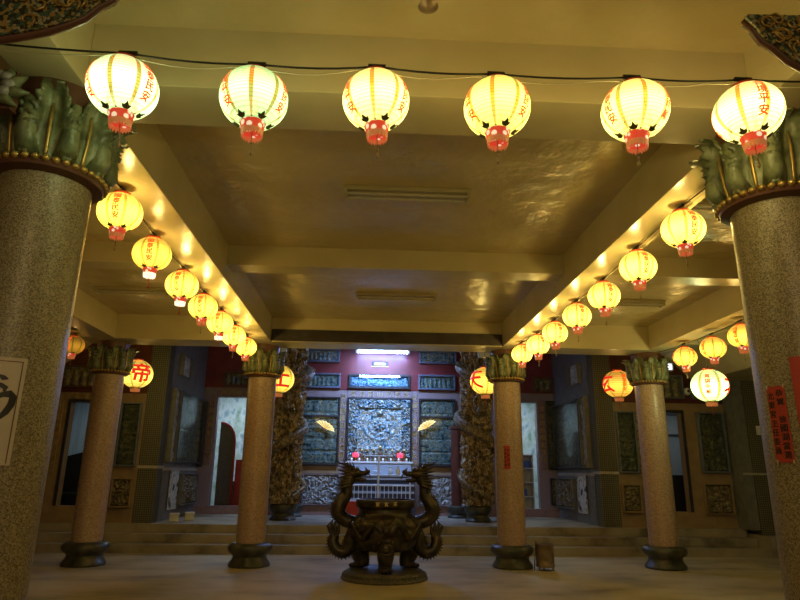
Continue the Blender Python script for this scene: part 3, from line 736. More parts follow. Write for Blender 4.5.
# unseen blue light added for the altar wall, behind the cream beam
t = thing('fluorescent_tube', 'unseen double batten added under the porch ceiling to light the altar wall', 'lamp', (.33,15.6,5.22))
MB().box(-.7,.7,-.1,.1,-.05,.03).build('housing', M['white'], t, bevel=.01)
for y in (-.05,.05): MB().tube([(-.66,y,-.075),(.66,y,-.075)], .018, 12).build('lamp_tube', M['tube_small'], t, smooth=SM)
ld = bpy.data.lights.new('porch_fill_light','AREA'); ld.energy = 95; ld.spread = math.radians(105); ld.color = (.36,.55,1); ld.shape = 'RECTANGLE'; ld.size = 1.3; ld.size_y = .2
lo = bpy.data.objects.new('porch_fill_light', ld); COL.objects.link(lo); lo.location = (.33,15.6,5.10); lo.rotation_euler = (math.radians(38),0,0)
# gold writing on the stone frame of the altar
def inscription(label, rows, size, loc, rot=0, w=.2, h=2, mat='mauve'):
    t = thing('gilt_inscription', label, 'inscription', loc, rot, 'gilt inscriptions on the temple walls')
    st = MB().box(-w/2,w/2,-.03,0,-h/2,h/2).build('strip', M[mat], t, bevel=.006)
    add_chars(rows, size*1.2, lambda x, z: (x, -.034, z), M['goldink'], st)
inscription('horizontal line of gold characters above the large altar carving', line_rows('安吉陀山竹宮北', .25), .13, (.31,YB,3.795), w=1.82, h=.2)
inscription('vertical line of gold characters left of the large altar carving', column_rows('安邦護國恩波浩蕩萬民', .2), .13, (-.72,YB,2.8), w=.15, h=2.15)
inscription('vertical line of gold characters right of the large altar carving', column_rows('北極天人同慶山河永固', .2), .13, (1.31,YB,2.8), w=.15, h=2.15)
inscription('vertical gold characters beside the left inner doorway', column_rows('山川毓秀鎮南天神', .2), .12, (-4.36,YB,2.75), w=.16, h=1.9, mat='pink')
inscription('vertical gold characters beside the right inner doorway', column_rows('宮殿輝煌昭北極神', .2), .12, (4.94,YB,2.75), w=.16, h=1.9, mat='pink')
inscription('horizontal gold characters over the left inner doorway', line_rows('神威顯赫', .22), .12, (-3.75,YB,3.76), w=1.0, h=.18, mat='pink')
# gold reflections in the glazed panels, modelled as glowing scalloped shells
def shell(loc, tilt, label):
    t = thing('shell_reflection', label, 'reflection', loc, 0, 'gold shell reflections'); mb = MB()
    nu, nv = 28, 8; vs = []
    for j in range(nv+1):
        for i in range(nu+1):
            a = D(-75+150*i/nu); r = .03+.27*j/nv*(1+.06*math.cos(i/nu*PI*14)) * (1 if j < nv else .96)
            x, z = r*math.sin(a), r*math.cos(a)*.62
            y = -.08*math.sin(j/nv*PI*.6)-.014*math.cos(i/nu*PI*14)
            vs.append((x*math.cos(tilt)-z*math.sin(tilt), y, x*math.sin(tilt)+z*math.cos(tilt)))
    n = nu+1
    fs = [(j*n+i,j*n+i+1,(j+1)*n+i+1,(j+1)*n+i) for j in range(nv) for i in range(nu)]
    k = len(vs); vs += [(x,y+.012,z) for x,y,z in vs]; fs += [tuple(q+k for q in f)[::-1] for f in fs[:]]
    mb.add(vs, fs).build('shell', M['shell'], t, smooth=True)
    MB().tube([(0,.0,0),(0,.04,0)], .03, 8).build('bracket', M['gold'], t)  # added mount behind the modelled reflection
shell((-1.20,17.55,2.80), D(-28), 'gold scalloped reflection in the left glazed panel, built as a glowing shell')
shell((1.66,17.55,2.86), D(28), 'gold scalloped reflection in the right glazed panel, built as a glowing shell')

# side walls of the porch recess, with piers
for s, nm in ((-1,'left'),(1,'right')):
    xf = XC+s*4.98 if s > 0 else XC-4.95          # inner face
    xo = xf+s*.2
    a, b = sorted((xf, xo))
    struct(MB().box(a,b,14.75,YB,ZP,5.3), 'wall_porch_'+nm, M['greystone'])
    a, b = sorted((xf-s*.0, xf+s*.42))
    p = MB().box(a,b,14.40,14.78,ZP,5.25); struct(p, 'wall_pier_'+nm, M['lattice'])
    a, b = sorted((xf-s*.012, xf+s*.43)); struct(MB().box(a,b,14.375,14.79,1.66,1.72), 'trim_pier_'+nm, M['ledge'])
    a, b = sorted((xf, xf-s*.02)); struct(MB().box(a,b,14.76,YB,1.62,1.69), 'trim_porch_'+nm, M['ledge'])
    rot = PI/2 if s > 0 else -PI/2     # front towards the recess
    rot = -PI/2 if s > 0 else PI/2
    panel('large glazed panel reflecting blue light on the %s side wall of the porch' % nm, 15.35,17.55,1.8,3.5,0,h_tall(40+s,4),'carve_dark','darkwood',rot=rot,X=xf,glass=True,dens=24)
    panel('low grey relief on the %s side wall of the porch' % nm, 16.1,17.55,.80,1.56,0,h_scroll(44+s,7),'carve_brown','greystone',rot=rot,X=xf,ft=.03,depth=.1)
    panel('tall pale stone relief at the front edge of the %s porch wall' % nm, 14.85,15.3,1.8,3.5,0,h_scroll(46+s,5),'carve_stone','greystone',rot=rot,X=xf,ft=.02)
    panel('small pale relief high on the %s porch wall' % nm, 15.2,16.0,3.85,4.4,0,h_figs(2,48+s,1.3),'carve_stone','greystone',rot=rot,X=xf,ft=.02)
    t = thing('paper_scroll', 'white paper scroll with black ink drawing low on the %s porch wall' % nm, 'scroll', (xf-s*.02, 15.65, .74), rot)
    MB().box(-.34,.34,-.012,0,0,.88).build('sheet', M['inkpaper'], t)
    MB().box(-.35,.35,-.018,0,.87,.90).build('top_rod', M['ledge'], t)
# outer walls with doorways and panels
YO = 14.42
def outer(s, nm):
    X = lambda d: XC+s*d
    h = sorted((X(6.12), X(7.02)))
    xs = sorted((X(5.35), X(8.07 if s > 0 else 9.6)))
    struct(wall_boxes(MB(), xs, YO, YO+.2, ZP, 3.3, [(h[0],h[1],.86,3.08)]), 'wall_side_'+nm, M['ochre'])
    struct(MB().box(xs[0],xs[1],YO-.01,YO+.2,3.3,4.5), 'wall_side_upper_'+nm, M['darkred'])
    struct(MB().box(h[0]-.06,h[0],YO-.03,YO,.86,3.14).box(h[1],h[1]+.06,YO-.03,YO,.86,3.14).box(h[0],h[1],YO-.03,YO,3.08,3.14), 'trim_door_'+nm, M['darkwood'])
    P = lambda a, b: sorted((X(a), X(b)))
    p = P(5.43,5.87); panel('dark glazed picture panel between pier and column on the %s outer wall' % nm, p[0],p[1],1.70,3.08,YO,h_tall(60+s,4),'carve_dark','blueframe',ft=.03,glass=True)
    p = P(5.43,5.87); panel('low square dark relief between pier and column on the %s outer wall' % nm, p[0],p[1],.84,1.45,YO,h_scroll(62+s,7),'carve_brown','ochre',ft=.03,depth=.1)
    if s > 0:
        p = P(7.36,8.0); panel('tall dark framed picture panel right of the right side doorway', p[0],p[1],1.72,3.1,YO,h_scroll(64,8),'carve_dark','blueframe',ft=.04,glass=True)
        p = P(7.34,7.98); panel('low square carved relief right of the right side doorway', p[0],p[1],.82,1.48,YO,h_scroll(66,7),'carve_brown','ochre',ft=.02,depth=.1)
        panel('dark framed panel on the red band above the right side doorway', 6.55,7.44,3.40,3.95,YO-.01,h_figs(4,70,1.7),'carve_dark','blueframe',ft=.03)
        panel('dark framed panel high on the red band, rightmost', 7.62,8.25,3.40,3.76,YO-.01,h_figs(3,71,1.7),'carve_dark','blueframe',ft=.03)
        inscription('vertical gold characters right of the right slender column', column_rows('神光普照佑黎民', .2), .12, (6.31,YO,2.35), w=.15, h=1.5, mat='ochre')
    else:
        panel('dark framed panel on the red band above the left side doorway', -7.0,-6.1,3.40,3.9,YO-.01,h_figs(4,72,1.7),'carve_dark','brownrim',ft=.03)
        p = P(7.36,8.0); panel('tall dark picture panel left of the left side doorway', p[0],p[1],1.72,3.1,YO,h_scroll(64,8),'carve_dark','brownrim',ft=.04)
        inscription('vertical gold characters left of the left side doorway', column_rows('北宮靈感安四境', .22), .12, (-6.92,YO,2.3), w=.14, h=1.6, mat='ochre')
        inscription('vertical gold characters right of the leftmost slender column', column_rows('天開泰運日同明', .22), .12, (-5.68,YO,2.3), w=.17, h=1.6, mat='ochre')
        inscription('short gold heading over the left side doorway', line_rows('宮北保安', .2), .11, (-6.35,YO,3.22), w=.95, h=.13, mat='ochre')
outer(-1,'left'); outer(1,'right')
room('left_side_room', -8.4, -5.4, YO+.2, 16.9, 'curtain', 6, 3.5, 3.6)
room('right_side_room', 6.1, 9.4, YO+.2, 16.9, 'bluewall', 4.5, 3.5, 3.6)
# things inside the side rooms
t = thing('dark_cabinet', 'low dark cabinet inside the right side doorway', 'cabinet', (7.9,15.7,ZP))
MB().box(-.55,.55,0,.5,0,1.15).build('body', M['darkvoid'], t, bevel=.01)
for x in (-.27,.27): MB().box(x-.25,x+.25,-.02,0,.06,1.08).build('door', M['darkwood'], t, bevel=.008)
t = thing('picture_frame', 'pale framed picture on the wall inside the right side doorway', 'picture', (8.2,16.88,2.75))
MB().box(-.35,.35,-.03,0,0,.5).build('picture', M['paper'], t); frame_mb(.7,.5,.03,-.05,0).build('frame', M['greystone'], t)
t = thing('lectern_chair', 'dark high-backed chair inside the left side doorway', 'chair', (-6.95,15.3,ZP))
for x in (-.22,.22):
    for y in (0,.4): MB().box(x-.03,x+.03,y-.03,y+.03,0,.5).build('leg', M['darkvoid'], t)
MB().box(-.28,.28,-.05,.45,.5,.58).build('seat', M['darkvoid'], t, bevel=.01)
MB().prism([(-.28,.58),(.26,.58),(.30,1.35),(.1,1.5),(-.34,1.38)], .38, .45).build('backrest', M['darkvoid'], t, bevel=.01)
t = thing('dark_cabinet', 'low dark cabinet inside the left side doorway behind the chair', 'cabinet', (-7.2,16.0,ZP))
MB().box(-.9,.9,0,.5,0,.95).build('body', M['darkvoid'], t, bevel=.01); MB().box(-.87,.87,-.02,0,.06,.9).build('door', M['darkwood'], t)
# arched door leaves in the inner doorways
def arch(loc, rotz, label, mirror=1):
    t = thing('arched_door_leaf', label, 'door', loc, rotz, 'arched leaves inside the inner doorways')
    w, h = .42, 2.35; pts = [(0,0),(w,0)]+[(w*math.cos(a)**.8 if a < PI/2-.01 else 0, h-.6+.6*math.sin(a)) for a in [PI/2*i/12 for i in range(13)]]
    pts = [(mirror*x, z) for x, z in pts]
    MB().prism(pts, -.02,.02).build('leaf_board', M['darkwood'], t)
    MB().tube([(x,-.0,z) for x, z in pts[1:]], .035, 8).build('red_edge', M['redlacq'], t, smooth=True)
M['redlacq'] = pmat('bright_red_lacquer', [(.4,.03,.03),(.5,.05,.04)], 5, .4)
arch((-4.18,18.15,.60), D(8), 'dark arched door leaf with red edge in the left inner doorway')
arch((4.02,18.15,.62), D(10), 'dark arched door leaf with red edge in the right inner doorway')
o = MB().box(-3.75,-3.0,18.5,18.55,.52,1.95).build('red_screen', M['redlacq']); tag(o, 'red half-height screen inside the left inner doorway', 'screen')
t = thing('wooden_stool_table', 'small dark table inside the left inner doorway', 'table', (-3.98,18.55,ZP))
MB().box(-.25,.25,-.2,.2,.78,.84).build('tabletop', M['darkvoid'], t)
for x in (-.2,.2):
    for y in (-.15,.15): MB().box(x-.025,x+.025,y-.025,y+.025,0,.78).build('leg', M['darkvoid'], t)
o = MB().ell((-3.97,18.5,ZP+.92),(.08,.08,.08),10,8).build('red_votive_lamp', M['redlamp'], smooth=True); tag(o, 'red glowing lamp on the small table in the left inner doorway', 'lamp')
t = thing('bookcase', 'pale shelf unit with small bright packets in the right inner doorway', 'shelf', (4.62,18.75,ZP))
MB().box(-.3,.3,.35,.4,0,1.7).box(-.3,-.27,0,.4,0,1.7).box(.27,.3,0,.4,0,1.7).build('body', M['white'], t)
for z in (.1,.5,.9,1.3,1.68): MB().box(-.27,.27,0,.35,z-.015,z+.015).build('shelf', M['white'], t)
M['orange'] = pmat('orange_card', [(.7,.4,.05)], rough=.5); M['bluecard'] = pmat('blue_card', [(.05,.12,.4)], rough=.5)
for k, (z, mt, nm) in enumerate([(.915,'orange','orange packet on the middle shelf of the right inner doorway'),(.515,'bluecard','blue packet on the low shelf of the right inner doorway'),(1.315,'bluecard','blue packet on the upper shelf of the right inner doorway')]):
    o = MB().box(4.42+.1*k,4.62+.1*k,18.8,19.0,ZP+z,ZP+z+.2).build('packet', M[mt], bevel=.01); tag(o, nm, 'packet', 'packets on the shelf unit')

# right corner pier and fittings
struct(MB().box(8.4,8.62,13.95,14.45,ZP,3.8), 'wall_corner_right', M['greystone'])
struct(MB().box(8.62,9.8,13.9,14.45,.3,3.8), 'wall_corner_pier_right', M['lattice'])
struct(MB().box(8.39,9.81,13.88,13.95,1.68,1.73), 'trim_corner_right', M['ledge'])
struct(MB().box(9.8,9.9,-1.5,14.45,0,3.8), 'wall_right', M['greystone'])
struct(MB().box(-9.8,-9.7,-1.5,14.45,0,3.8), 'wall_left', M['darkred'])
t = thing('number_sign', 'small white sign with number on the far right corner pier', 'sign', (8.95,13.88,2.66))
MB().box(-.16,.16,-.015,0,-.1,.1).build('board', M['white'], t); text_mb(line_rows('28', .1), .1, 0, lambda x, z: (x, -.017, z)).build('lettering', M['ink'], t)
t = thing('security_camera', 'small white dome on the red band of the right outer wall', 'camera', (7.55,YO-.012,3.58))
MB().lathe([(.09,0),(.09,.05),(.07,.08),(.03,.10),(.005,.105)], 20).move(lambda p: Vector((p.x,-p.z,p.y))).build('housing', M['white'], t, smooth=SM)
MB().ell((0,-.1,0),(.035,.02,.035),10,8).build('lens', M['darkvoid'], t, smooth=True)
t = thing('lamp_box', 'small white lamp box on the wall beside the rightmost column capital', 'lamp', (7.0,YO-.012,4.05))
MB().box(-.24,.24,-.12,0,0,.2).build('housing', M['white'], t, bevel=.02); MB().box(-.2,.2,-.13,-.12,.03,.17).build('diffuser', M['candle'], t)

# ------------------------------------------------------------------ dragon pillars on the platform
def dragon_pillar(loc, mir, label, seed):
    t = thing('dragon_pillar', label, 'carved pillar', loc, 0, 'carved dragon pillars')
    MB().lathe([(.01,0),(.31,0),(.32,.04),(.27,.10),(.25,.15),(.31,.21),(.34,.28),(.33,.35),(.28,.40),(.01,.40)], 32, caps=False).build('base', M['base'], t, smooth=SM)
    n = 150; prof = [(.27,.38+(4.1)*i/n) for i in range(n+1)]
    def wob(a, z, j):
        c, s = math.cos(a)*1.2, math.sin(a)*1.2
        q = noise.noise(Vector((c*2.2+seed, s*2.2, z*2.3))); q2 = noise.noise(Vector((c*5+seed, s*5, z*5.5)))
        q3 = noise.noise(Vector((c*11+seed, s*11, z*12)))
        return .08*(1-abs(q)*2.2)+.06*(1-abs(q2)*2.6)+.03*(1-abs(q3)*2.6)
    MB().lathe(prof, 110, wob=wob).build('cloud_carving', M['dragon'], t, smooth=D(60))
    pts = []; rad = []; m = 150
    for i in range(m+1):
        s = i/m; a = mir*(s*2*PI*2.4)-PI/2+.6; r = .42+.04*math.sin(s*23); z = .55+3.3*s
        pts.append((r*math.cos(a), r*math.sin(a), z)); rad.append(.04+.10*math.sin(min(1,s*1.25)*PI*.5)*(1-.35*max(0,s-.85)/.15))
    sp = MB().tube(pts, [q*(1+.10*(i % 2)) for i, q in enumerate(rad)], 10)
    body = sp.build('dragon_body', M['dragon_gold'], t, smooth=D(60))
    fin = MB()
    for i in range(4, m-4, 2):
        p = Vector(pts[i]); o = Vector((p.x,p.y,0)).normalized(); q = p+o*rad[i]*.8+Vector((0,0,rad[i]*.5))
        fin.cone(q, q+o*.06+Vector((0,0,.05)), .02)
    for k in (30, 62, 95, 125):      # legs with claws
        p = Vector(pts[k]); o = Vector((p.x,p.y,0)).normalized(); tg = (Vector(pts[k+2])-p).normalized()
        e = p+o*.10-Vector((0,0,.16)); f = e+tg*.12+o*.02-Vector((0,0,.06))
        fin.tube([p, e, f], [.06,.045,.03], 8)
        for d in (-.05, 0, .05): fin.cone(f, f+tg*.08+o*.03+Vector((0,0,d)), .018)
    fin.build('dragon_leg', M['dragon'], body, smooth=D(60))
    # head low on the front, looking out
    hd = MB(); c = Vector((mir*-.05,-.52,2.62))
    hd.ell(c,(.12,.13,.10),14,10).ell(c+Vector((mir*.07,-.10,-.03)),(.075,.10,.05),12,8).ell(c+Vector((mir*.06,-.08,-.10)),(.06,.08,.025),12,8)
    for s in (-1, 1):
        hd.ell(c+Vector((s*.06,-.09,.06)),(.028,.028,.028),8,6)
        hd.tube([c+Vector((s*.05,-.02,.07)), c+Vector((s*.09,.0,.17)), c+Vector((s*.13,-.02,.26))],[.022,.016,.004],6)
    for k in range(9):
        a = PI*k/8; hd.cone(c+Vector((.10*math.cos(a),.02,.07*math.sin(a))), c+Vector((.22*math.cos(a),.0,.19*math.sin(a))), .03)
    hd.build('dragon_head', M['dragon_gold'], t, smooth=D(60))
    tp = MB().lathe([(.26,4.42),(.34,4.50),(.36,4.6),(.30,4.66),(.25,4.73)], 24).build('cap', M['base'], t, smooth=SM)
dragon_pillar((-1.98,15.75,ZP), 1, 'pillar wrapped in a carved gilt dragon left of the altar', 1.0)
dragon_pillar((2.72,15.75,ZP), -1, 'pillar wrapped in a carved gilt dragon right of the altar', 5.0)
def redcol(loc, label):
    t = thing('red_post', label, 'post', loc, 0, 'dark red posts beside the altar')
    MB().lathe([(.01,0),(.27,0),(.28,.04),(.22,.10),(.28,.2),(.28,.27),(.2,.31),(.01,.31)], 28, caps=False).build('base', M['base'], t, smooth=SM)
    MB().lathe([(.18,.3),(.18,2.25),(.21,2.28),(.21,2.34),(.16,2.37)], 28).build('shaft', M['darkred'], t, smooth=SM)
redcol((-1.92,17.05,ZP), 'dark red round post behind the left dragon pillar')
redcol((2.42,17.05,ZP), 'dark red round post behind the right dragon pillar')
for x, l in ((-2.2,'left'),(2.85,'right')):
    t = thing('lamp_box', 'small white box hung at the top of the %s dragon pillar' % l, 'lamp', (x,15.1,4.42))
    MB().box(-.16,.16,-.06,.06,0,.13).build('housing', M['white'], t, bevel=.015); MB().tube([(0,0,.13),(0,0,.83)], .01, 6).build('rod', M['steel'], t)

# ------------------------------------------------------------------ altar furniture
t = thing('altar_table', 'stepped pale altar table with dark blue front below the altar carving', 'altar', (.33,16.75,ZP))
MB().box(-.85,.85,.35,.71,0,1.36).build('upper_tier', M['shelf'], t, bevel=.01)
MB().box(-.92,.92,-.05,.35,0,1.02).build('lower_tier', M['cloth_blue'], t, bevel=.01)
for z in (.42,.6,.78,.94): MB().box(-.90,.90,-.075,-.05,z,z+.055).build('ledge', M['shelf'], t)
MB().box(-.95,.95,-.09,.36,1.02,1.06).build('lower_top', M['shelf'], t, bevel=.006)
MB().box(-.9,.9,.33,.72,1.36,1.41).build('upper_top', M['white'], t, bevel=.006)
t = thing('altar_rail', 'polished steel rail with thin upright bars in front of the altar table', 'railing', (.34,16.35,ZP))
for z in (.81, .42, 1.06): MB().tube([(-.78,0,z),(.78,0,z)], .014, 8).build('rail', M['steel'], t, smooth=SM)
for k in range(15):
    x = -.76+1.52*k/14; MB().tube([(x,0,.02 if k in (0,14,7) else .42),(x,0,1.06 if k in (0,14) else .81)], .010 if k not in (0,14) else .02, 8).build('bar', M['steel'], t, smooth=SM)
MB().tube([(-.05,0,.42),(-.05,0,1.53)], .028, 8).tube([(-.4,0,1.53),(.3,0,1.53)], .012, 8).build('post', M['steel'], t, smooth=SM)
for x in (-.76,.0,.76): MB().lathe([(.06,0),(.06,.015),(.02,.03)], 16, c=(x,0,0)).build('foot', M['steel'], t, smooth=SM)
def figurine(loc, h, label):
    t = thing('deity_figurine', label, 'figurine', loc, 0, 'small dark figurines on the altar table')
    MB().lathe([(.01,0),(.085,0),(.085,.03),(.07,.05),(.075,.12),(.06,.2),(.045,.24),(.01,.25)], 16, caps=False).ell((-.055,-.03,.15),(.03,.05,.03),8,6).ell((.055,-.03,.15),(.03,.05,.03),8,6).move(lambda p: p*h/.36).build('robe', M['figure'], t, smooth=True)
    MB().ell((0,-.005,.28),(.035,.035,.042),10,8).move(lambda p: p*h/.36).build('head', M['figure'], t, smooth=True)
    MB().lathe([(.045,.30),(.05,.315),(.03,.345),(.005,.365)], 12).move(lambda p: p*h/.36).build('crown', M['gold'], t, smooth=True)
pl = ['leftmost','second from the left','third from the left','fourth from the left','middle and tallest','fourth from the right','third from the right','second from the right','rightmost']
for k in range(9):
    figurine((-.32+.165*k,17.33,ZP+1.411), .30+.05*random.random()+(.07 if k == 4 else 0), 'small dark figurine on the upper altar tier, %s of the row' % pl[k])
for x, l in ((-.37,'left'),(.83,'right')):
    t = thing('lotus_lamp', 'red glowing lotus lamp at the %s end of the figurines' % l, 'lamp', (x+.05,17.2,ZP+1.411))
    MB().lathe([(.04,0),(.045,.015),(.012,.03),(.012,.10),(.04,.12)], 16).build('stem', M['gold'], t, smooth=SM)
    pm = MB().ell((0,0,.17),(.05,.05,.065),10,8)
    for q in range(6):
        a = 2*PI*q/6; pm.ell((.05*math.cos(a),.05*math.sin(a),.16),(.035,.035,.06),8,6)
    pm.build('petal_shade', M['redlamp'], t, smooth=True)
for k in range(8):
    t = thing('votive_cup', 'small white votive light on the front edge of the upper altar tier, %s' % ['leftmost','second from left','third from left','fourth from left','fourth from right','third from right','second from right','rightmost'][k], 'candle', (-.42+.21*k,17.13,ZP+1.411), 0, 'white votive lights on the altar')
    MB().lathe([(.02,0),(.03,.05),(.028,.05)], 12).build('cup', M['white'], t, smooth=SM); MB().ell((0,0,.06),(.018,.018,.02),8,6).build('flame', M['candle'], t)
for k, (x, lab) in enumerate([(-.25,'left pale vase on the lower altar tier'),(.62,'right pale vase on the lower altar tier')]):
    o = MB().lathe([(.04,0),(.07,.06),(.06,.13),(.03,.17),(.045,.21)], 20, c=(x,16.95,ZP+1.061)).build('altar_vase', M['ledge'], smooth=SM); tag(o, lab, 'vase', 'vases on the altar')
o = MB().lathe([(.05,0),(.09,.05),(.12,.10),(.11,.11),(.08,.06)], 24, c=(.25,16.92,ZP+1.061)).build('offering_bowl', M['steel'], smooth=SM); tag(o, 'shallow steel offering bowl at the middle of the lower altar tier', 'bowl')
o = MB().lathe([(.045,0),(.045,.14),(.02,.18),(.02,.22)], 16, c=(.82,16.95,ZP+1.061)).build('bottle', M['gold'], smooth=SM); tag(o, 'yellowish bottle at the right end of the lower altar tier', 'bottle')
t = thing('red_offertory_box', 'red box standing on the platform left of the incense burner', 'box', (-.34,15.6,ZP))
MB().box(-.16,.16,-.15,.15,0,.42).build('body', M['redlacq'], t, bevel=.01); MB().box(-.17,.17,-.16,.16,.42,.45).build('lid', M['redlacq'], t, bevel=.005)
for k, (x, y) in enumerate(((-4.30,14.95),(-4.08,15.4))):
    t = thing('foam_box', ['small pale box on the platform by the left pier, nearer','small pale box on the platform by the left pier, farther'][k], 'box', (x,y,ZP), .2, 'pale boxes by the left pier')
    MB().box(-.1,.1,-.09,.09,0,.15).build('body', M['paper'], t, bevel=.012); MB().box(-.105,.105,-.095,.095,.15,.18).build('lid', M['white'], t, bevel=.008)

# ------------------------------------------------------------------ incense burner
BX, BY = .32, 10.72
t = thing('burner_plinth', 'low round carved stone plinth under the bronze incense burner', 'plinth', (BX,BY,0))
MB().lathe([(.01,0),(.69,0),(.70,.02),(.685,.045),(.66,.06),(.645,.10),(.61,.125),(.58,.135),(.01,.138)], 56, caps=False).build('slab', M['plinth'], t, smooth=SM)
mb = MB()
for k in range(40):
    a = 2*PI*k/40; b2 = a+.1
    mb.tube([(.675*math.cos(a),.675*math.sin(a),.05),(.66*math.cos(a),.66*math.sin(a),.09),(.655*math.cos(b2),.655*math.sin(b2),.09),(.672*math.cos(b2),.672*math.sin(b2),.055)], .010, 5)
mb.build('carved_band', M['plinth'], t)
t = thing('incense_burner', 'dark bronze incense burner with two dragon handles on a round plinth', 'incense burner', (BX,BY,.138))
def bw(a, z, j):
    if not .30 < z < .80: return 0
    c, s = math.cos(a), math.sin(a)
    q = noise.noise(Vector((c*3, s*3, z*5))); q2 = noise.noise(Vector((c*7+4, s*7, z*9)))
    return (.035*(1-abs(q)*2.4)+.02*(1-abs(q2)*2.4))
prof = [(.01,.24),(.20,.25),(.34,.28)]
for i in range(22):
    s = i/21; prof.append((.44+.135*math.sin(s*PI*.62)-.06*max(0,s-.8)/.2, .31+.47*s))
prof += [(.45,.82),(.43,.86),(.43,.92),(.47,.94),(.485,.96),(.485,1.05),(.475,1.065),(.435,1.065),(.43,1.0),(.01,.99)]
bowl = MB().lathe(prof, 96, caps=False, wob=bw).build('bowl', M['bronze'], t, smooth=D(50))
def spl(P, n=10):
    P = [Vector(p) for p in P]; Q = [P[0]*2-P[1]]+P+[P[-1]*2-P[-2]]; out = []
    for i in range(1, len(Q)-2):
        for k in range(n):
            s = k/n; a, b, c, d = Q[i-1], Q[i], Q[i+1], Q[i+2]
            out.append(.5*((2*b)+(c-a)*s+(2*a-5*b+4*c-d)*s*s+(3*b-a-3*c+d)*s**3))
    out.append(P[-1]); return out
def ramp_r(rs, n): 
    out = []; m = len(rs)-1
    for i in range(n):
        s = i/(n-1)*m; k = min(int(s), m-1); out.append(rs[k]+(rs[k+1]-rs[k])*(s-k))
    return out
for s in (-1, 1):
    m = MB()
    # neck and body: from head down, bulging outwards, into the shoulder of the bowl
    pts = spl([(s*.57,0,1.42),(s*.645,0,1.32),(s*.64,0,1.22),(s*.64,-.01,1.13),(s*.70,-.02,1.05),(s*.755,-.02,.96),(s*.77,-.01,.87),(s*.72,0,.78),(s*.60,0,.72),(s*.48,0,.70)], 8)
    rad = ramp_r([.10,.105,.085,.08,.10,.115,.12,.115,.11,.10], len(pts))
    m.tube(pts, [r*(1+.06*(i % 2)) for i, r in enumerate(rad)], 12)
    for i in range(8, len(pts)-20, 2):   # dorsal spikes along the outer side
        tg = (pts[i+1]-pts[i-1]).normalized(); o = Vector((tg.z,0,-tg.x)); o = o if o.x*s > 0 else -o
        q = pts[i]+o*rad[i]*.9; m.cone(q, q+o*.05-tg*.03, .018)
    dh = m.build('dragon_handle', M['bronze'], t, smooth=D(60))
    # head facing the middle
    h = MB(); hx = s*.50
    h.ell((hx,0,1.50),(.13,.095,.085),14,10).ell((hx-s*.12,0,1.50),(.11,.065,.042),12,8).ell((hx-s*.21,0,1.525),(.045,.05,.035),10,8)
    h.tube([(hx-s*.02,0,1.44),(hx-s*.12,0,1.405),(hx-s*.20,0,1.41)], [.05,.035,.02], 8)
    for y in (-.05,.05):
        h.ell((hx-s*.06,y*1.3,1.56),(.03,.022,.028),8,6)
        h.tube([(hx+s*.02,y,1.57),(hx+s*.10,y*1.5,1.63),(hx+s*.20,y*1.9,1.645),(hx+s*.25,y*2,1.69)], [.026,.022,.014,.004], 7)
        for k in range(7): h.cone((hx+s*.04,y*1.3,1.55-.035*k), (hx+s*.06+s*(.16+.025*(k % 2)),y*2.1,1.60-.055*k), .036)
        for k in range(3): h.cone((hx-s*(.09+.045*k),y*.6,1.475),(hx-s*(.095+.045*k),y*.6,1.44),.010)
        h.tube([(hx-s*.18,y*.8,1.51),(hx-s*.25,y*1.4,1.48),(hx-s*.27,y*1.8,1.42)],[.010,.008,.003],5)
    for k in range(4): h.cone((hx-s*.02+s*.03*k,0,1.57),(hx+s*.02+s*.05*k,0,1.67+.015*k),.022)
    h.cone((hx-s*.20,0,1.55),(hx-s*.17,0,1.60),.02)
    for k in range(4): h.cone((hx-s*.02,(k-1.5)*.02,1.42),(hx+s*.01,(k-1.5)*.03,1.32),.02)
    h.move(lambda p: Vector((hx,0,1.49))+(p-Vector((hx,0,1.49)))*1.12+Vector((s*.05,0,-.03))).build('dragon_head', M['bronze'], dh, smooth=D(60))
    # tail: leaves the bowl low, curls down and up, ends in flames
    m = MB()
    pts = spl([(s*.46,-.02,.62),(s*.53,-.04,.48),(s*.575,-.04,.34),(s*.66,-.04,.26),(s*.775,-.04,.295),(s*.835,-.03,.40),(s*.82,-.02,.50)], 8)
    rad = ramp_r([.13,.12,.11,.10,.095,.09,.08], len(pts)); m.tube(pts, [r*(1+.06*(i % 2)) for i, r in enumerate(rad)], 12)
    for (dx, dz, l) in ((-.07,.16,.15),(-.02,.22,.17),(.03,.22,.16),(.075,.17,.14)):
        b0 = Vector((s*(.82+dx*.35),-.02,.48)); m.tube([b0, b0+Vector((s*dx*.5,0,dz*.5)), b0+Vector((s*(dx*.9+.02),0,dz)), b0+Vector((s*(dx*.6),0,dz+.055))], [.035,.034,.022,.003], 7)
    for i in range(10, len(pts)-4, 2):
        tg = (pts[i+1]-pts[i-1]).normalized(); o = Vector((tg.z,0,-tg.x)); o = o if (o.x*s-o.z) > 0 else -o
        q = pts[i]+o*rad[i]*.9; m.cone(q, q+o*.045-tg*.02, .016)
    m.build('dragon_tail', M['bronze'], t, smooth=D(60))
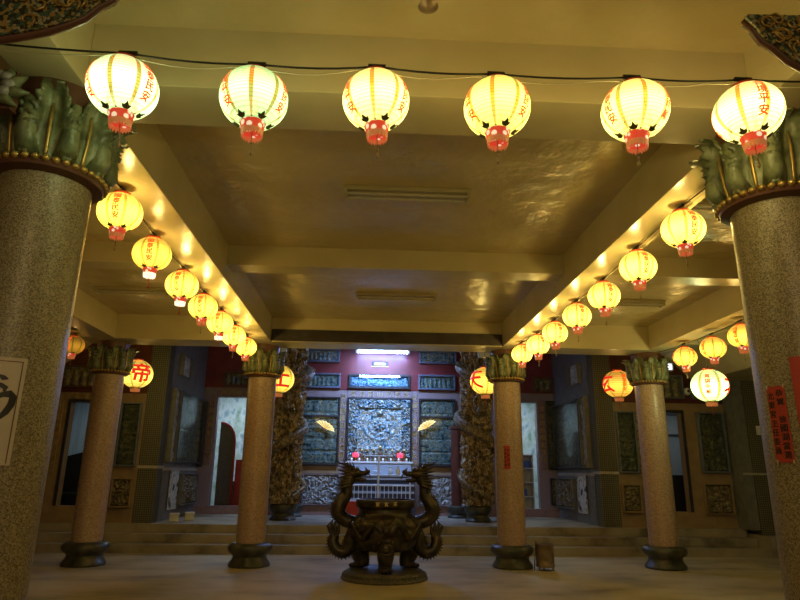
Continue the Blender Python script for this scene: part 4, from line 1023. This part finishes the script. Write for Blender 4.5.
# legs: one lion mask in front, two behind left and right, one at the back
for a in (-90, 22, 158):
    lg = MB()
    lg.tube(spl([(.36,0,.46),(.43,0,.36),(.43,0,.22),(.39,0,.12),(.40,0,.05)], 5), ramp_r([.22,.20,.16,.12,.12] if a > 0 else [.14,.14,.13,.11,.11], 21), 14)
    lg.ell((.43,0,.051),(.14,.12,.05),14,8)
    for k in (-.075,-.025,.025,.075): lg.ell((.545,k,.037),(.05,.024,.035),8,6)
    # lion mask
    lg.ell((.56,0,.36),(.06,.12,.10),12,8).ell((.62,0,.335),(.04,.05,.03),8,6)
    for k in (-.06,.06): lg.ell((.60,k,.395),(.03,.032,.03),8,6).cone((.54,k*1.6,.43),(.52,k*2.2,.52),.035)
    lg.tube([(.585,-.085,.295),(.615,-.04,.28),(.62,0,.275),(.615,.04,.28),(.585,.085,.295)], .016, 6)
    for k in (-.05,-.02,.02,.05): lg.cone((.61,k,.275),(.605,k,.24),.010)
    sc = 1 if a == -90 else 1
    lo = lg.build('leg', M['bronze'], t, smooth=D(60)); lo.rotation_euler = (0,0,D(a))
for a, x in ((-1,-.36),(1,.36)):   # extra pair of plain feet seen at both sides of the front mask
    pass
# relief dragon across the bowl
m = MB()
for s in (-1, 1):
    P = []
    for i in range(40):
        u = i/39; a = -PI/2+s*(.12+1.1*u); z = .60+.10*math.sin(u*9); r = .44+.135*math.sin(min(1,(z-.31)/.47)*PI*.62)+.035; P.append((r*math.cos(a), r*math.sin(a), z))
    m.tube(P, ramp_r([.045,.05,.04,.02], 40), 8)
m.ell((0,-.60,.62),(.07,.05,.06),12,8)
for s in (-1,1): m.ell((s*.035,-.645,.65),(.016,.016,.016),8,6).cone((s*.03,-.60,.66),(s*.10,-.58,.76),.016)
m.build('bowl_relief', M['bronze'], bowl, smooth=D(60))
f = lambda x, z: (.489*math.sin(x/.485), -.489*math.cos(x/.485), z)
add_chars(line_rows('宮玄天', .14, 0, 1.005), .062, f, M['goldink'], bowl)
MB().lathe([(.01,.992),(.43,.995)], 32, caps=False).build('ash_bed', M['plinth'], bowl)

# ------------------------------------------------------------------ tin bin by the column
t = thing('paper_burning_bin', 'small browned tin bin on feet beside a column base', 'bin', (3.2,11.68,0))
MB().lathe([(.01,.06),(.165,.06),(.168,.09),(.16,.10),(.16,.40),(.168,.41),(.168,.44),(.155,.44),(.15,.10),(.01,.09)], 32, caps=False).build('drum', M['tin'], t, smooth=SM)
for k in range(3):
    a = 2*PI*k/3-.6; MB().tube([(.13*math.cos(a),.13*math.sin(a),.07),(.15*math.cos(a),.15*math.sin(a),0)], [.02,.016], 8).build('leg', M['tin'], t)
MB().box(-.07,.07,-.168,-.158,.16,.34).build('label_plate', M['tin'], t)
t = thing('iron_poker', 'thin iron rod leaning against the small tin bin', 'rod', (2.98,11.6,0))
MB().tube([(0,0,.005),(.05,.05,.45)], .009, 6).build('rod', M['wire'], t); MB().tube([(.05,.05,.44),(.052,.052,.49)], .014, 6).build('grip', M['tin'], t)

# ------------------------------------------------------------------ carved eave brackets by the front beams
def bracket(loc, s, label, flip=1):
    t = thing('eave_bracket', label, 'bracket', loc, 0, 'painted corner brackets under the front beams')
    # outline: straight top, ogee lower edge; x grows towards the hall middle
    top = [(0,.42),(.63,.40)]; low = [(.64,.385),(.60,.33),(.56,.26),(.50,.22),(.44,.15),(.37,.11),(.28,.07),(.18,.04),(.08,.015),(0,0)]
    poly = [(s*x, z) for x, z in top+low]
    MB().prism(poly, -.03,.03).build('panel', M['bracket'], t)
    MB().tube([(s*x,-.0,z) for x, z in low], [.012,.016,.018,.02,.02,.022,.022,.022,.022,.022], 8).build('red_edge', M['brownrim'], t, smooth=True)
    MB().tube([(s*.0,0,.42),(s*.63,0,.40)], .010, 8).build('top_edge', M['gold'], t, smooth=True)
    c = MB(); random.seed(3)
    for k in range(26):
        x = random.uniform(.03,.56); zlo = .07+.25*(x/.6)**2; z = random.uniform(zlo, max(zlo+.02,.37))
        a = random.uniform(0,6.28); P = []
        for i in range(7):
            r = .045*(1-i/8); P.append((s*(x+r*math.cos(a+i*.9)), -.035, z+r*math.sin(a+i*.9)))
        c.tube(P, ramp_r([.005,.008,.003], 7), 6)
    c.build('scroll_carving', M['gold'], t, smooth=True)
bracket((XC-XI+.19,2.6,3.56), 1, 'painted carved bracket with brown-red edge at the top left corner')
bracket((XC+XI-.19,2.6,3.50), -1, 'painted carved bracket with brown-red edge at the top right corner')
t = thing('eave_bracket', 'small green and white carved flower bracket at the left edge by the thick column', 'bracket', (-2.2,3.27,3.63), 0)
m = MB()
for k in range(7):
    a = 2*PI*k/7; m.ell((.05*math.cos(a),-.02,.14+.06*math.sin(a)),(.04,.025,.03),8,6)
m.build('flower', M['carve_stone'], t, smooth=True)
m = MB()
for k in range(6):
    a = -2.6+k*.75; m.tube([(0,.02,.12),(.09*math.cos(a),.0,.13+.10*math.sin(a)),(.16*math.cos(a+.2),.02,.13+.15*math.sin(a+.2))],[.03,.035,.004],7)
m.build('leaf', M['green'], t, smooth=True)
MB().box(-.06,.06,.02,.09,.0,.25).build('back_block', M['brownrim'], t)

bpy.data.objects.remove(_fo)
